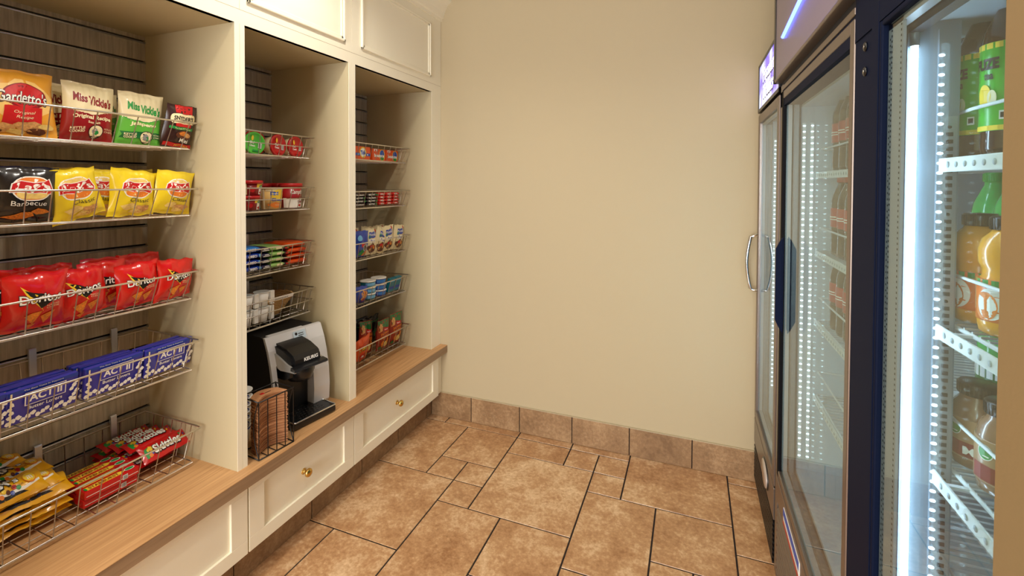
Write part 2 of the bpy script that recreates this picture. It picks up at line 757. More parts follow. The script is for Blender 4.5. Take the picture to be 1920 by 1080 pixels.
tk.cur = 0
struct(tk.build('baseboard_left'))

# ------------------------------------------------------------------ ceiling lamps
for k, (x, y, wts) in enumerate(CANS):
    r = empty('recessed_ceiling_light', (x, y, CEIL))
    tag(r, 'small round recessed ceiling light in the pale ceiling', 'ceiling light', 'recessed ceiling lights')
    ring = MB()
    ring.lathe([(0.075, 0), (0.075, -0.004), (0.06, -0.005), (0.055, -0.0008)], P_white)
    ring.build('trim_ring', r)
    MB().lathe([(0.053, -0.0012), (0.053, -0.002)], mat('lamp_glow', (255, 236, 205), 0.5, emit=6)).build('lens', r)
    l = bpy.data.lights.new('can_lamp', 'SPOT')
    l.energy = wts
    l.color = (1.0, 0.94, 0.84)
    l.spot_size = radians(150)
    l.spot_blend = 0.6
    l.shadow_soft_size = 0.05
    lo = bpy.data.objects.new('can_lamp', l)
    lo.location = (x, y, CEIL - 0.03)
    COL.objects.link(lo)

# ------------------------------------------------------------------ built-in display cabinets
BAYS = [(0.34, 1.139), (1.177, 1.701), (1.745, 2.4165)]
EDGE = [(0.30, 1.158), (1.158, 1.723), (1.723, D)]
UPN = ['panel left', 'panel mid', 'panel far']
CABL = ['cream open display cabinet, widest, holding chips, popcorn and candy baskets',
        'cream open display cabinet in the middle, above the coffee maker',
        'cream open display cabinet beside the bare beige back wall']
PANELS = [(0.45, 1.10), (1.186, 1.673), (1.785, 2.40)]
for k in range(3):
    (a, b), (e0, e1) = BAYS[k], EDGE[k]
    root = empty('display_cabinet', (XA, (e0 + e1) / 2, ZC))
    tag(root, CABL[k], 'cabinet')
    OX = Vector((-XA, -(e0 + e1) / 2, -ZC))

    def bd(nm, mb):
        o = mb.build(nm, root)
        o.location = OX
        return o
    m = MB()
    m.box(XB - 0.016, XA, e0, a, ZC, ZH, P_cabin)
    m.box(XA - 0.0005, XA + 0.0015, e0 + (0.0006 if k else 0), a, ZC, ZH, P_cab)
    bd('side_panel', m)
    m = MB()
    m.box(XB - 0.016, XA, b, e1, ZC, ZH, P_cabin)
    m.box(XA - 0.0005, XA + 0.0015, b, e1 - 0.0006, ZC, ZH, P_cab)
    if k == 1:
        m.box(-1.59, XA, b - 0.003, b, ZC, ZH, P_cabin)
    bd('side_panel', m)
    # header box above the opening with raised picture-frame panel
    m = MB()
    m.box(XB - 0.016, XA, e0, e1, ZH, ZH + 0.018, P_cabin)
    m.box(XA - 0.02, XA + 0.0015, e0, e1, ZH, 2.043, P_cab)
    m.box(XA - 0.02, XA + 0.0005, e0, e1, 2.043, 2.0445, P_cedge)
    m.box(XA - 0.02, XA + 0.0015, e0 + 0.0006, e1 - 0.0006, 2.0445, 2.50, P_cab)
    m.box(XB - 0.016, XA - 0.02, e0, e1, ZH + 0.018, CEIL, P_cabin)
    bd('header', m)
    pa, pb = PANELS[k]
    m = MB()
    z0, z1 = 2.078, 2.395
    F = XA + 0.0015
    for (off, wd, th) in ((0.0, 0.010, 0.010), (0.010, 0.012, 0.005)):
        A, B_, C_, D_ = pa + off, pb - off, z0 + off, z1 - off
        for (y0_, y1_, q0, q1) in ((A, B_, C_, C_ + wd), (A, B_, D_ - wd, D_), (A, A + wd, C_, D_), (B_ - wd, B_, C_, D_)):
            m.box(F - 0.001, F + th, y0_, y1_, q0, q1, P_cab, 0.002)
    bd('panel_moulding', m)
    # slat wall
    m = MB()
    m.box(XB - 0.016, XB - 0.0125, a, b, ZC, ZH, P_dark)
    tops = [1.981 - 0.0765 * i for i in range(21)]
    hi = ZH
    gr = []
    for zt in tops:
        if zt - 0.012 < ZC + 0.01:
            break
        m.box(XB - 0.014, XB, a, b, zt, hi, P_slat)
        gr.append(zt)
        hi = zt - 0.0115
    m.box(XB - 0.014, XB, a, b, ZC, hi, P_slat)
    bd('slat_panel', m)
    # aluminium liners: built once, repeated
    ins = MB()
    pr = [(-0.0125, -0.0115), (0.0016, -0.0122), (0.0030, -0.0102), (0.0026, -0.0072), (0.0006, -0.0054), (-0.0022, -0.0060), (-0.0036, -0.0088), (-0.0125, -0.0098)]
    ins.prism(pr, 1, a, b, P_alu, smooth=True)
    me = ins.mesh('groove_liner')
    for zt in gr:
        o = put('groove_liner', me, root)
        o.location = OX + Vector((XB, 0, zt))

# crown moulding and worktop
pr = [(XA, 2.44), (XA + 0.012, 2.44), (XA + 0.014, 2.455), (XA + 0.022, 2.462), (XA + 0.03, 2.49), (XA + 0.05, 2.53), (XA + 0.075, 2.552), (XA + 0.078, 2.575), (XA + 0.095, 2.585), (XA + 0.095, CEIL), (XA, CEIL)]
struct(MB().prism(pr, 1, 0.3, D, P_cab).build('trim_1'))
c = MB()
c.box(XB - 0.016, XC, 0.3, D, ZC - 0.002, ZC, P_counter)
c.box(XB - 0.016, XC - 0.001, 0.3, D, ZC - 0.044, ZC - 0.002, P_counter)
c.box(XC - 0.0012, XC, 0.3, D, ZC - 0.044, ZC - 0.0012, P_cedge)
tag(c.build('bench_worktop'), 'long light wood bench top running under all three display cabinets', 'worktop')

# drawer cabinets
DR = [(0.60, 1.1605), (1.1665, 1.7065), (1.7105, 2.466)]
DRL = ['cream drawer cabinet under the wide snack cabinet, nearest the camera',
       'cream drawer cabinet with brass knob below the coffee maker',
       'cream drawer cabinet with brass knob nearest the back wall']
for k, (a, b) in enumerate(DR):
    root = empty('drawer_cabinet', (-1.46, (a + b) / 2, ZB))
    tag(root, DRL[k], 'drawer cabinet', None)
    OX = Vector((1.46, -(a + b) / 2, -ZB))

    def bd(nm, mb, par=None):
        o = mb.build(nm, par or root)
        if par is None:
            o.location = OX
        return o
    m = MB()
    e0 = 0.3 if k == 0 else a - 0.003
    e1 = D if k == 2 else b + 0.003
    m.box(XB, -1.460, e0, e1, ZB + 0.002, ZC - 0.0445, P_cabin)
    if k == 2:
        m.box(-1.46, -1.452, b + 0.003, D, ZB, ZC - 0.0445, P_cab)
    bd('body', m)
    m = MB()
    z0, z1 = 0.149, ZC - 0.052
    fw = 0.062
    m.box(-1.4595, -1.449, a, b, z0, z1, P_cab)
    for (y0_, y1_, q0, q1) in ((a, b, z0, z0 + fw * 0.8), (a, b, z1 - fw * 0.5, z1), (a, a + fw, z0 + fw * 0.8, z1 - fw * 0.5), (b - fw, b, z0 + fw * 0.8, z1 - fw * 0.5)):
        m.box(-1.4495, -1.440, y0_, y1_, q0, q1, P_cab, 0.0012)
    dr = bd('drawer', m)
    if k:
        kb = MB()
        M = Matrix.Translation((-1.449, 2.052 if k == 2 else 1.42, 0.288)) @ Matrix.Rotation(pi / 2, 4, 'Y')
        kb.lathe([(0.012, 0), (0.012, 0.002), (0.006, 0.004), (0.0055, 0.014), (0.010, 0.018), (0.0165, 0.023), (0.0165, 0.028), (0.013, 0.033), (0.004, 0.036)], P_brass, 24, M)
        ko = kb.build('knob', dr)
        ko['label'] = 'round brass knob'

# ------------------------------------------------------------------ wire baskets


def basket(y0, y1, zr, dep, label, mid=False, phase=1.089, brackets=(), outer=0.0, xf=-1.612, xfb=-1.636):
    xr = -1.922
    zb = zr - dep
    root = empty('wire_basket', (xr, (y0 + y1) / 2, zb))
    tag(root, label, 'wire basket', 'wire baskets hung on the slat walls')
    O = Vector((-xr, -(y0 + y1) / 2, -zb))
    f = MB()
    yi0, yi1 = y0 + 0.018, y1 - 0.018
    xbk = xr + 0.022
    n = int((y1 - y0) / 0.053) + 1
    wys = [phase - 0.053 * i for i in range(-3, n + 2)]
    wys = [y for y in wys if y0 + 0.015 < y < y1 - 0.008]
    w = 0.0018

    def sx(y):   # pull wires slightly inward near the ends
        t = (y - y0) / (y1 - y0)
        return yi0 + (yi1 - yi0) * t
    for y in wys:
        f.tube([(xf, y, zr), (xfb, sx(y), zb), (xbk, sx(y), zb), (xr, y, zr)], w, P_wire, 5)
    for x in (xfb, xfb - 0.05, xfb - 0.10, xfb - 0.15, xfb - 0.195, xbk):
        f.tube([(x, yi0, zb - 0.003), (x, yi1, zb - 0.003)], w, P_wire, 5)
    k = 5
    for i in range(1, k + 1):
        t = i / (k + 1)
        x = xf + (xr - xf) * t
        xi = xfb + (xbk - xfb) * t
        for (ya, yb) in ((y0, yi0), (y1, yi1)):
            f.tube([(x, ya, zr), (xi, yb, zb - 0.001)], w, P_wire, 5)
    if mid:
        t = 0.5
        xm = xf + (xfb - xf) * t
        f.tube([(xr + 0.01, y1 - 0.009, zr - dep / 2), (xm - 0.002, y1 - 0.009, zr - dep / 2), (xm + 0.002, y1 - 0.012, zr - dep / 2), (xm + 0.002, y0 + 0.01, zr - dep / 2), (xr + 0.01, y0 + 0.009, zr - dep / 2)], 0.0021, P_wire, 6)
    fo = f.build('wire_frame', root)
    fo.location = O
    r = MB()
    rr = 0.0031
    r.tube([(xr, y0, zr), (xf - 0.012, y0, zr), (xf, y0 + 0.006, zr), (xf, y1 - 0.006, zr), (xf - 0.012, y1, zr), (xr, y1, zr)], rr, P_wire, 6, True)
    r.tube([(xbk, yi0, zb), (xfb - 0.008, yi0, zb), (xfb, yi0 + 0.006, zb), (xfb, yi1 - 0.006, zb), (xfb - 0.008, yi1, zb), (xbk, yi1, zb)], 0.0022, P_wire, 6, True)
    ro = r.build('rim', root)
    ro.location = O
    for yb in brackets:
        m = MB()
        m.prism([(XB + 0.0035, zr + 0.034), (XB + 0.012, zr + 0.034), (XB + 0.014, zr + 0.03), (XB + 0.0155, zr - 0.052), (XB + 0.013, zr - 0.052), (XB + 0.0035, zr + 0.02)], 1, yb - 0.009, yb + 0.009, P_alu)
        o = m.build('bracket', root)
        o.location = O
    return root


BK = dict(
    A=basket(0.36, 1.12, 1.654, 0.088, 'top wire basket of the wide cabinet with standing chip and pretzel bags', brackets=(0.80, 1.02)),
    B=basket(0.36, 1.12, 1.426, 0.090, 'wire basket holding yellow and black potato chip bags', brackets=(0.80, 1.02)),
    C=basket(0.36, 1.12, 1.139, 0.095, 'wire basket full of red tortilla chip bags', brackets=(0.80, 1.02)),
    D=basket(0.36, 1.12, 0.893, 0.100, 'wire basket holding purple microwave popcorn packs', brackets=(0.80, 1.02)),
    E=basket(0.36, 1.12, 0.583, 0.118, 'lowest wire basket of the wide cabinet with yellow and red candy', brackets=(0.81, 1.015)))
bm_ = dict(mid=True, brackets=(1.30, 1.55), phase=1.655, xf=-1.636, xfb=-1.654)
BK['F'] = basket(1.195, 1.680, 1.656, 0.092, 'double railed top wire basket of the middle cabinet with noodle cups', **bm_)
BK['G'] = basket(1.195, 1.680, 1.426, 0.096, 'double railed wire basket with soup and macaroni cups', **bm_)
BK['H'] = basket(1.195, 1.680, 1.178, 0.108, 'double railed wire basket with blue, green and orange snack packs', **bm_)
BK['I'] = basket(1.195, 1.680, 0.962, 0.108, 'double railed wire basket above the coffee maker holding white cups', **bm_)
b3 = dict(brackets=(1.90, 2.25), phase=2.36, xf=-1.595, xfb=-1.617)
BK['J'] = basket(1.765, 2.395, 1.655, 0.084, 'top wire basket by the back wall with orange laundry boxes', **b3)
BK['K'] = basket(1.765, 2.395, 1.404, 0.088, 'wire basket by the back wall with dark and red candy bars', **b3)
BK['L'] = basket(1.765, 2.395, 1.135, 0.090, 'wire basket by the back wall with cream trail mix pouches', **b3)
BK['M'] = basket(1.765, 2.395, 0.892, 0.094, 'wire basket by the back wall with blue snack tubs', **b3)
BK['N'] = basket(1.765, 2.395, 0.590, 0.110, 'lowest wire basket by the back wall with orange and green chip bags', **b3)
#PART2
# ------------------------------------------------------------------ packaging colours
F_yel = film('gold', (232, 164, 52), 0.3)
F_red = film('red', (190, 22, 26), 0.28)
F_dred = film('deep_red', (150, 20, 24), 0.3)
F_cream = film('cream', (236, 222, 178), 0.4)
F_green = film('green', (96, 180, 62), 0.3)
F_dgreen = film('dark_green', (22, 110, 52), 0.35)
F_brown = film('brown', (52, 22, 18), 0.35)
F_black = film('black', (24, 20, 22), 0.22)
F_lay = film('chip_yellow', (240, 212, 40), 0.25)
F_dor = film('chip_red', (206, 22, 18), 0.22)
F_orange = film('orange', (230, 84, 24), 0.3)
F_dorange = film('burnt_orange', (196, 60, 20), 0.3)
F_blue = film('blue', (26, 62, 168), 0.3)
F_lblue = film('light_blue', (48, 130, 214), 0.3)
F_purple = film('violet_blue', (60, 58, 168), 0.32)
F_teal = film('teal', (20, 120, 140), 0.3)
F_mm = film('candy_yellow', (238, 176, 20), 0.28)
F_white = film('white', (244, 242, 236), 0.4)
F_sk = film('candy_red', (205, 18, 22), 0.25)
I_w = mat('ink_white', (250, 248, 240), 0.45)
I_k = mat('ink_black', (20, 16, 16), 0.45)
I_r = mat('ink_red', (202, 26, 28), 0.4)
I_dr = mat('ink_dark_red', (140, 16, 22), 0.4)
I_y = mat('ink_yellow', (248, 210, 60), 0.4)
I_o = mat('ink_orange', (232, 128, 40), 0.45)
I_tan = mat('ink_tan', (214, 160, 96), 0.5, noise=0.25, nscale=160)
I_chip = mat('ink_chip', (226, 132, 40), 0.5, noise=0.35, nscale=220)
I_bchip = mat('ink_potato', (240, 208, 120), 0.5, noise=0.12, nscale=120)
I_g = mat('ink_green', (36, 150, 66), 0.4)
I_b = mat('ink_blue', (30, 84, 190), 0.4)
I_gr = mat('ink_grey', (150, 150, 150), 0.4)
I_cr = mat('ink_cream', (246, 232, 186), 0.45)
I_br = mat('ink_brown', (96, 48, 26), 0.5, noise=0.2, nscale=150)
I_lb = mat('ink_light_blue', (120, 190, 236), 0.4)


def T_(s, x, z, w, m, **o):
    return ('t', s, x, z, w, m, o)


def P_(pts, m):
    return ('p', pts, m)


def barcode(x, z, w, h):
    r = [P_(rct(x - w, x + w, z - h, z + h), I_w)]
    for i in range(6):
        q = x - w * 0.75 + i * w * 0.28
        r.append(P_(rct(q, q + w * 0.12, z - h * 0.8, z + h * 0.8), I_k))
    return r


# ---- chip bag designs
def vickie(name, c_body, c_ink, flavour, sub, seed):
    edge = [(-0.99, 0.99)] + [(-0.99, 0.60)] + [(-0.99 + 1.98 * i / 12, 0.545 - 0.10 * sin(pi * i / 12) + 0.012 * (i % 2)) for i in range(13)] + [(0.99, 0.60), (0.99, 0.99)]
    it = [P_([(x_, z_ + 0.006) for x_, z_ in edge[2:-2]] + [(x_, z_ - 0.006) for x_, z_ in edge[2:-2]][::-1], c_ink)]
    it += [T_('Miss', -0.42, 0.735, 0.52, c_ink, bold=0.035, rot=-0.06, h=0.15), T_("Vickie's", 0.34, 0.69, 0.92, c_ink, bold=0.035, rot=-0.08, h=0.17)]
    it += [T_(flavour, 0.05, 0.40, 1.5 if len(flavour) > 9 else 1.2, I_cr, bold=0.03, rot=-0.05, h=0.085)]
    if sub:
        it += [T_(sub, 0.12, 0.325, 0.5, I_cr, bold=0.02, h=0.04)]
    if c_ink is I_g:
        it += [P_([(-0.9, 0.14), (0.9, 0.14), (0.9, 0.26), (-0.9, 0.26), (-0.8, 0.2)], F_dgreen)]
    it += [P_(ell(0.22, 0.17, 0.30, 0.12), I_k), P_(ell(0.22, 0.17, 0.27, 0.108), I_cr), P_(blob(0.2, 0.17, 0.17, 0.07, 4), I_gr), P_(blob(0.26, 0.15, 0.10, 0.05, 9), I_g)]
    it += [T_('KETTLE', -0.48, 0.215, 0.52, I_cr, bold=0.03, h=0.04), T_('COOKED', -0.48, 0.165, 0.52, I_cr, bold=0.03, h=0.04), T_('POTATO', 0.73, 0.21, 0.36, I_cr, h=0.03), T_('CHIPS', 0.73, 0.165, 0.36, I_cr, h=0.03)]
    return bag(name, 0.127, 0.172, 0.05, c_body, it, seed, nx=32, nz=44, zones=[(lambda s, u: u > 0.555 - 0.10 * cos(pi * s / 2), F_cream)])


B_vr = vickie('miss_red', F_dred, I_dr, 'Original Recipe', 'Sea Salt', 3)
B_vg = vickie('miss_green', F_green, I_g, 'Jalapeno', '', 5)
B_gar = bag('snack_mix', 0.150, 0.178, 0.055, F_yel, [
    P_(blob(0.0, 0.52, 1.0, 0.36, 12, 18), film('pale_gold', (246, 204, 120), 0.35)),
    P_(ell(0.05, 0.60, 0.62, 0.20), I_dr), P_(ell(0.05, 0.61, 0.56, 0.175), I_r),
    P_([(-0.62, 0.16), (0.48, 0.16), (0.52, 0.44), (-0.55, 0.44)], I_r),
    T_("Gardetto's", -0.02, 0.575, 1.42, I_k, bold=0.05, shear=0.2, h=0.20, rot=-0.03),
    T_("Gardetto's", -0.02, 0.58, 1.38, I_w, bold=0.012, shear=0.2, h=0.18, rot=-0.03),
    T_('Original', 0.0, 0.35, 0.62, I_cr, shear=0.3, h=0.055), T_('Recipe', 0.0, 0.28, 0.5, I_cr, shear=0.3, h=0.055),
    P_(blob(-0.55, 0.12, 0.40, 0.07, 3), I_tan), P_(blob(0.1, 0.15, 0.42, 0.08, 5), I_tan), P_(blob(0.35, 0.08, 0.36, 0.06, 8), I_br), P_(blob(-0.2, 0.07, 0.3, 0.045, 9), I_bchip),
    P_(blob(0.62, 0.16, 0.25, 0.05, 10), I_bchip), P_(blob(-0.75, 0.06, 0.2, 0.04, 11), I_br)], 8, 1.2)
B_sny = bag('pretzels', 0.105, 0.150, 0.04, F_brown, [
    P_([(-0.55, 0.99), (0.62, 0.99), (0.58, 0.80), (-0.5, 0.82)], I_r),
    P_(rct(-0.62, 0.66, 0.58, 0.80), I_cr), P_(ell(-0.62, 0.69, 0.2, 0.11), I_cr), P_(ell(0.66, 0.69, 0.2, 0.11), I_cr),
    T_("SNYDER'S", 0.02, 0.70, 1.3, I_k, bold=0.03, h=0.10, rot=-0.03), T_('OF HANOVER', 0.02, 0.615, 0.8, I_br, h=0.035),
    P_(rct(-0.5, 0.6, 0.51, 0.58), I_r), P_(rct(-0.8, 0.8, 0.44, 0.50), I_g), T_('Fat Free-All Natural', 0.05, 0.47, 1.1, I_cr, h=0.035),
    P_(ell(0.2, 0.33, 0.56, 0.10), I_br), P_(blob(0.1, 0.35, 0.3, 0.06, 5), I_chip), P_(blob(0.42, 0.33, 0.26, 0.06, 6), I_tan),
    T_('Mini', 0.25, 0.20, 0.6, I_w, bold=0.02, h=0.09), P_(rct(-0.93, 0.93, 0.03, 0.12), I_r), T_('PRETZELS', 0.2, 0.075, 0.9, I_y, bold=0.01, h=0.04)], 11)


def lays(name, body, sub, subm, seed, crumple=1.0, bbq=False):
    it = [P_(ell(0.06, 0.62, 0.66, 0.225), I_w), P_(ell(0.06, 0.62, 0.61, 0.205), I_bchip if not bbq else I_o), P_(ell(0.06, 0.52, 0.5, 0.09), I_o if not bbq else I_bchip)]
    band = [(-0.62, 0.56), (-0.55, 0.70), (-0.3, 0.745), (0.1, 0.73), (0.45, 0.735), (0.60, 0.78), (0.74, 0.62), (0.66, 0.53), (0.3, 0.555), (-0.1, 0.555)]
    it += [P_([(0.06 + (a - 0.06) * 1.06, 0.64 + (b - 0.64) * 1.14) for a, b in band], I_w), P_(band, I_r)]
    it += [T_("Lay's", 0.06, 0.64, 1.10, I_w, bold=0.015, shear=0.18, h=0.165)]
    it += [T_(sub, 0.18 if not bbq else 0.0, 0.36, 0.86 if not bbq else 1.15, subm, h=0.085)]
    if bbq:
        it += [P_([(-0.8, 0.10), (-0.5, 0.14), (-0.2, 0.20), (0.15, 0.19), (0.25, 0.12), (0.0, 0.06), (-0.4, 0.07)], I_chip), P_([(0.1, 0.2), (0.3, 0.27), (0.55, 0.25), (0.75, 0.18), (0.3, 0.15)], I_chip)]
    else:
        it += [P_(blob(-0.25, 0.22, 0.36, 0.08, seed), I_bchip), P_(blob(0.35, 0.18, 0.42, 0.09, seed + 1), I_tan), P_(blob(0.1, 0.11, 0.3, 0.06, seed + 2), I_bchip)]
    return bag(name, 0.130, 0.148, 0.048, body, it, seed, crumple)


B_lay = lays('classic_chips', F_lay, 'Classic', I_k, 21)
B_lay2 = lays('classic_chips_b', F_lay, 'Classic', I_k, 27, 1.8)
B_bbq = lays('barbecue_chips', F_black, 'Barbecue', I_w, 24, bbq=True)


def dorito(name, seed, cr=1.4):
    tri = [(-0.52, 0.78), (0.62, 0.60), (0.05, 0.40)]
    return bag(name, 0.130, 0.150, 0.05, F_dor, [
        P_([(-0.58, 0.82), (-0.1, 0.66), (0.15, 0.36), (0.02, 0.44), (-0.3, 0.58)], I_y), P_([(-0.46, 0.76), (0.52, 0.58), (0.06, 0.42)], I_k),
        T_('Doritos', 0.05, 0.60, 1.36, I_k, bold=0.05, h=0.17, rot=0.03), T_('Doritos', 0.05, 0.60, 1.32, I_w, bold=0.018, h=0.145, rot=0.03),
        T_('NACHO', 0.42, 0.46, 0.42, I_cr, h=0.028), T_('CHEESE', 0.42, 0.42, 0.42, I_cr, h=0.028),
        P_([(-0.45, 0.30), (0.1, 0.38), (-0.1, 0.12)], I_chip), P_([(0.08, 0.28), (0.52, 0.34), (0.28, 0.10)], I_chip), P_([(-0.3, 0.12), (0.02, 0.14), (-0.12, 0.03)], I_chip)], seed, cr)


B_dor = dorito('tortilla_chips', 31)
B_dor2 = dorito('tortilla_chips_b', 37, 1.9)
g1 = 'standing bags in the top basket'
item('snack_mix_bag', B_gar, (-1.690, 0.690, 1.570), 'yellow snack mix bag with a red oval, leftmost in the top basket', 'snack bag', lean=3, roll=-1)
item('potato_chip_bag', B_vr, (-1.690, 0.836, 1.570), 'cream and red kettle chip bag reading Original Recipe', 'chip bag', lean=3, roll=2, yaw=-4)
item('potato_chip_bag', B_vg, (-1.686, 0.972, 1.566), 'cream and green jalapeno kettle chip bag', 'chip bag', lean=0, roll=3, yaw=-6)
item('pretzel_bag', B_sny, (-1.672, 1.078, 1.567), 'small brown and red mini pretzel bag at the right end', 'pretzel bag', lean=-10, roll=3, yaw=3)
item('potato_chip_bag', B_vr, (-1.755, 0.785, 1.570), 'red kettle chip bag half hidden behind the yellow snack mix bag', 'chip bag', lean=4, roll=-3)
item('potato_chip_bag', B_vg, (-1.760, 0.905, 1.570), 'green kettle chip bag hidden behind the two front kettle chip bags', 'chip bag', lean=5, roll=-2, s=0.94)
item('pretzel_bag', B_sny, (-1.752, 1.030, 1.570), 'brown pretzel bag standing behind the jalapeno chip bag', 'pretzel bag', lean=5, s=0.94)
item('snack_mix_bag', B_gar, (-1.775, 0.650, 1.570), 'yellow snack mix bag behind the leftmost one in the top basket', 'snack bag', lean=8, roll=-16)

item('potato_chip_bag', B_bbq, (-1.690, 0.688, 1.340), 'black barbecue potato chip bag', 'chip bag', lean=-6, roll=3, s=1.02)
item('potato_chip_bag', B_lay2, (-1.688, 0.815, 1.340), 'yellow classic chip bag tilted beside the black one', 'chip bag', lean=-6, roll=-13, s=1.02)
item('potato_chip_bag', B_lay, (-1.725, 0.880, 1.345), 'yellow classic chip bag wedged behind two others in mid basket', 'chip bag', lean=2, roll=1, s=0.97)
item('potato_chip_bag', B_lay2, (-1.686, 0.945, 1.341), 'crumpled yellow classic chip bag second from the right end', 'chip bag', lean=-7, roll=4, yaw=-4)
item('potato_chip_bag', B_lay, (-1.683, 1.065, 1.341), 'smooth yellow classic chip bag at the right end', 'chip bag', lean=-9, roll=3, yaw=3)
for i, (y, r, l) in enumerate([(0.70, 4, 'yellow chip bag behind the black barbecue bag'), (0.80, -7, 'yellow chip bag right behind the tilted classic bag'), (0.92, 2, 'yellow chip bag in the second row, its top just showing mid basket'), (1.03, -8, 'yellow chip bag in the second row, behind the right end bag')]):
    item('potato_chip_bag', B_lay, (-1.775 - 0.008 * (i % 2), y, 1.342), l, 'chip bag', lean=3, roll=r, s=1.0)

item('tortilla_chip_bag', B_dor2, (-1.685, 0.560, 1.050), 'red tortilla chip bag cut by the left edge of the view', 'chip bag', lean=-8, roll=4, s=1.04)
item('tortilla_chip_bag', B_dor, (-1.682, 0.698, 1.048), 'large front red tortilla chip bag with its full logo showing', 'chip bag', lean=-10, roll=2, s=1.05)
item('tortilla_chip_bag', B_dor2, (-1.690, 0.818, 1.048), 'red tortilla chip bag leaning with its lower corner poking out', 'chip bag', lean=-6, roll=-8, s=1.0)
item('tortilla_chip_bag', B_dor, (-1.735, 0.885, 1.052), 'red tortilla chip bag set back between two front bags', 'chip bag', lean=0, roll=3, s=0.98)
item('tortilla_chip_bag', B_dor, (-1.690, 0.962, 1.048), 'red tortilla chip bag second from the right end', 'chip bag', lean=-7, roll=-2, yaw=-3, s=0.95)
item('tortilla_chip_bag', B_dor2, (-1.680, 1.068, 1.048), 'red tortilla chip bag at the right end, against the side panel', 'chip bag', lean=-10, roll=-1, s=0.93)
for i, (y, r, l) in enumerate([(0.66, 3, 'red tortilla chip bag in the back row behind the large front bag'), (0.79, -5, 'dark red tortilla bag top showing behind the leaning bag'), (0.92, 4, 'red tortilla bag in the back row, middle of the basket'), (1.04, -5, 'red tortilla bag in the back row near the side panel')]):
    item('tortilla_chip_bag', B_dor2 if i % 2 else B_dor, (-1.785, y, 1.050), l, 'chip bag', lean=2, roll=r, s=1.02)

# ---- popcorn packs
kern = [P_(blob(-0.93 + 0.13 * i, 0.10 + 0.05 * ((i * 7) % 3), 0.09, 0.075, i, 9), I_w) for i in range(15)]
kern += [P_(blob(-0.93 + 0.06 * (i % 2), 0.28 + 0.12 * i, 0.08, 0.07, i + 40, 9), I_w) for i in range(4)] + [P_(blob(0.78 + 0.08 * (i % 3), 0.25 + 0.1 * i, 0.08, 0.07, i + 60, 9), I_w) for i in range(6)]
POP = carton('popcorn', 0.162, 0.100, 0.016, F_purple, [
    P_(rct(-0.99, 0.99, 0.88, 0.99), F_blue), T_('The Best Taste In Popcorn', 0.0, 0.935, 1.1, I_w, h=0.05)] + kern + [
    P_(rct(-0.93, -0.88, 0.02, 0.98), I_cr), P_([(-0.55, 0.50), (0.60, 0.50), (0.60, 0.88), (-0.55, 0.88)], I_w), P_([(-0.52, 0.52), (0.57, 0.52), (0.57, 0.86), (-0.52, 0.86)], F_purple),
    T_('ACT II', 0.02, 0.70, 0.92, I_w, bold=0.03, h=0.22), T_('Butter Lovers', 0.02, 0.42, 0.95, I_w, bold=0.01, h=0.10)], 0.003)
for c_, (yc, nr) in enumerate([(0.570, 3), (0.724, 4), (0.896, 4), (1.054, 3)]):
    for r_ in range(nr):
        nm = ['at the far left of the basket', 'in the left stack', 'in the middle stack', 'in the right stack'][c_]
        ln = ['front', 'second', 'third', 'back'][r_]
        item('popcorn_pack', POP, (-1.690 - 0.021 * r_, yc - 0.004 * r_ + (0.004 if c_ == 3 else 0), 0.797 + 0.0 * r_), ('%s purple popcorn pack %s' % (ln, nm)), 'popcorn pack', 'microwave popcorn packs in the wire basket', lean=-9 if r_ == 0 else -6, yaw=1.5 * ((r_ + c_) % 2), roll=0.8 * ((r_ % 2) * 2 - 1), s=0.96)

# ---- candy
rain = [I_g, I_y, I_o, F_purple, I_r]
SK = bag('skittles', 0.158, 0.062, 0.022, F_sk, [
    P_(blob(-0.72, 0.52, 0.17, 0.36, 2), I_g), P_(blob(-0.60, 0.70, 0.12, 0.16, 3), I_y), P_(blob(-0.66, 0.30, 0.10, 0.12, 4), I_o)] +
    [P_(ell(-0.80 + 0.07 * i, 0.25 + 0.13 * ((i * 3) % 4), 0.035, 0.085, n=12), rain[i % 5]) for i in range(5)] +
    [P_(ell(0.68 + 0.055 * i, 0.75 - 0.1 * ((i * 3) % 4), 0.035, 0.085, n=12), rain[i % 5]) for i in range(5)] +
    [T_('Skittles', 0.05, 0.52, 1.20, I_k, bold=0.05, h=0.60, rot=0.0), T_('Skittles', 0.05, 0.53, 1.16, I_w, bold=0.03, h=0.50)], 41, 0.6, seal=0.04, nx=24, nz=14)
tops = [(-1.815, 0.535), (-1.772, 0.536), (-1.728, 0.538), (-1.683, 0.520)]
sln = ['back', 'second', 'third', 'front']
for i, (x, z) in enumerate(tops):
    item('fruit_candy_pack', SK, (x - (0.028 if i < 3 else 0.018), 1.030 + 0.012 * i, z - (0.004 if i < 3 else 0.018)), '%s red fruit candy pack of the top row' % sln[i], 'candy pack', flat=True, lean=10 if i < 3 else 40, yaw=1)
for i in range(4):
    item('fruit_candy_pack', SK, (-1.875 + 0.05 * i, 1.030, 0.484 + 0.0 * i), 'red fruit candy pack lying under the top row, %s' % sln[i], 'candy pack', flat=True, yaw=-1)
    if i < 3:
        item('fruit_candy_pack', SK, (-1.860 + 0.05 * i, 1.024, 0.507), 'red fruit candy pack in the middle layer, %s' % sln[i], 'candy pack', flat=True, yaw=2)
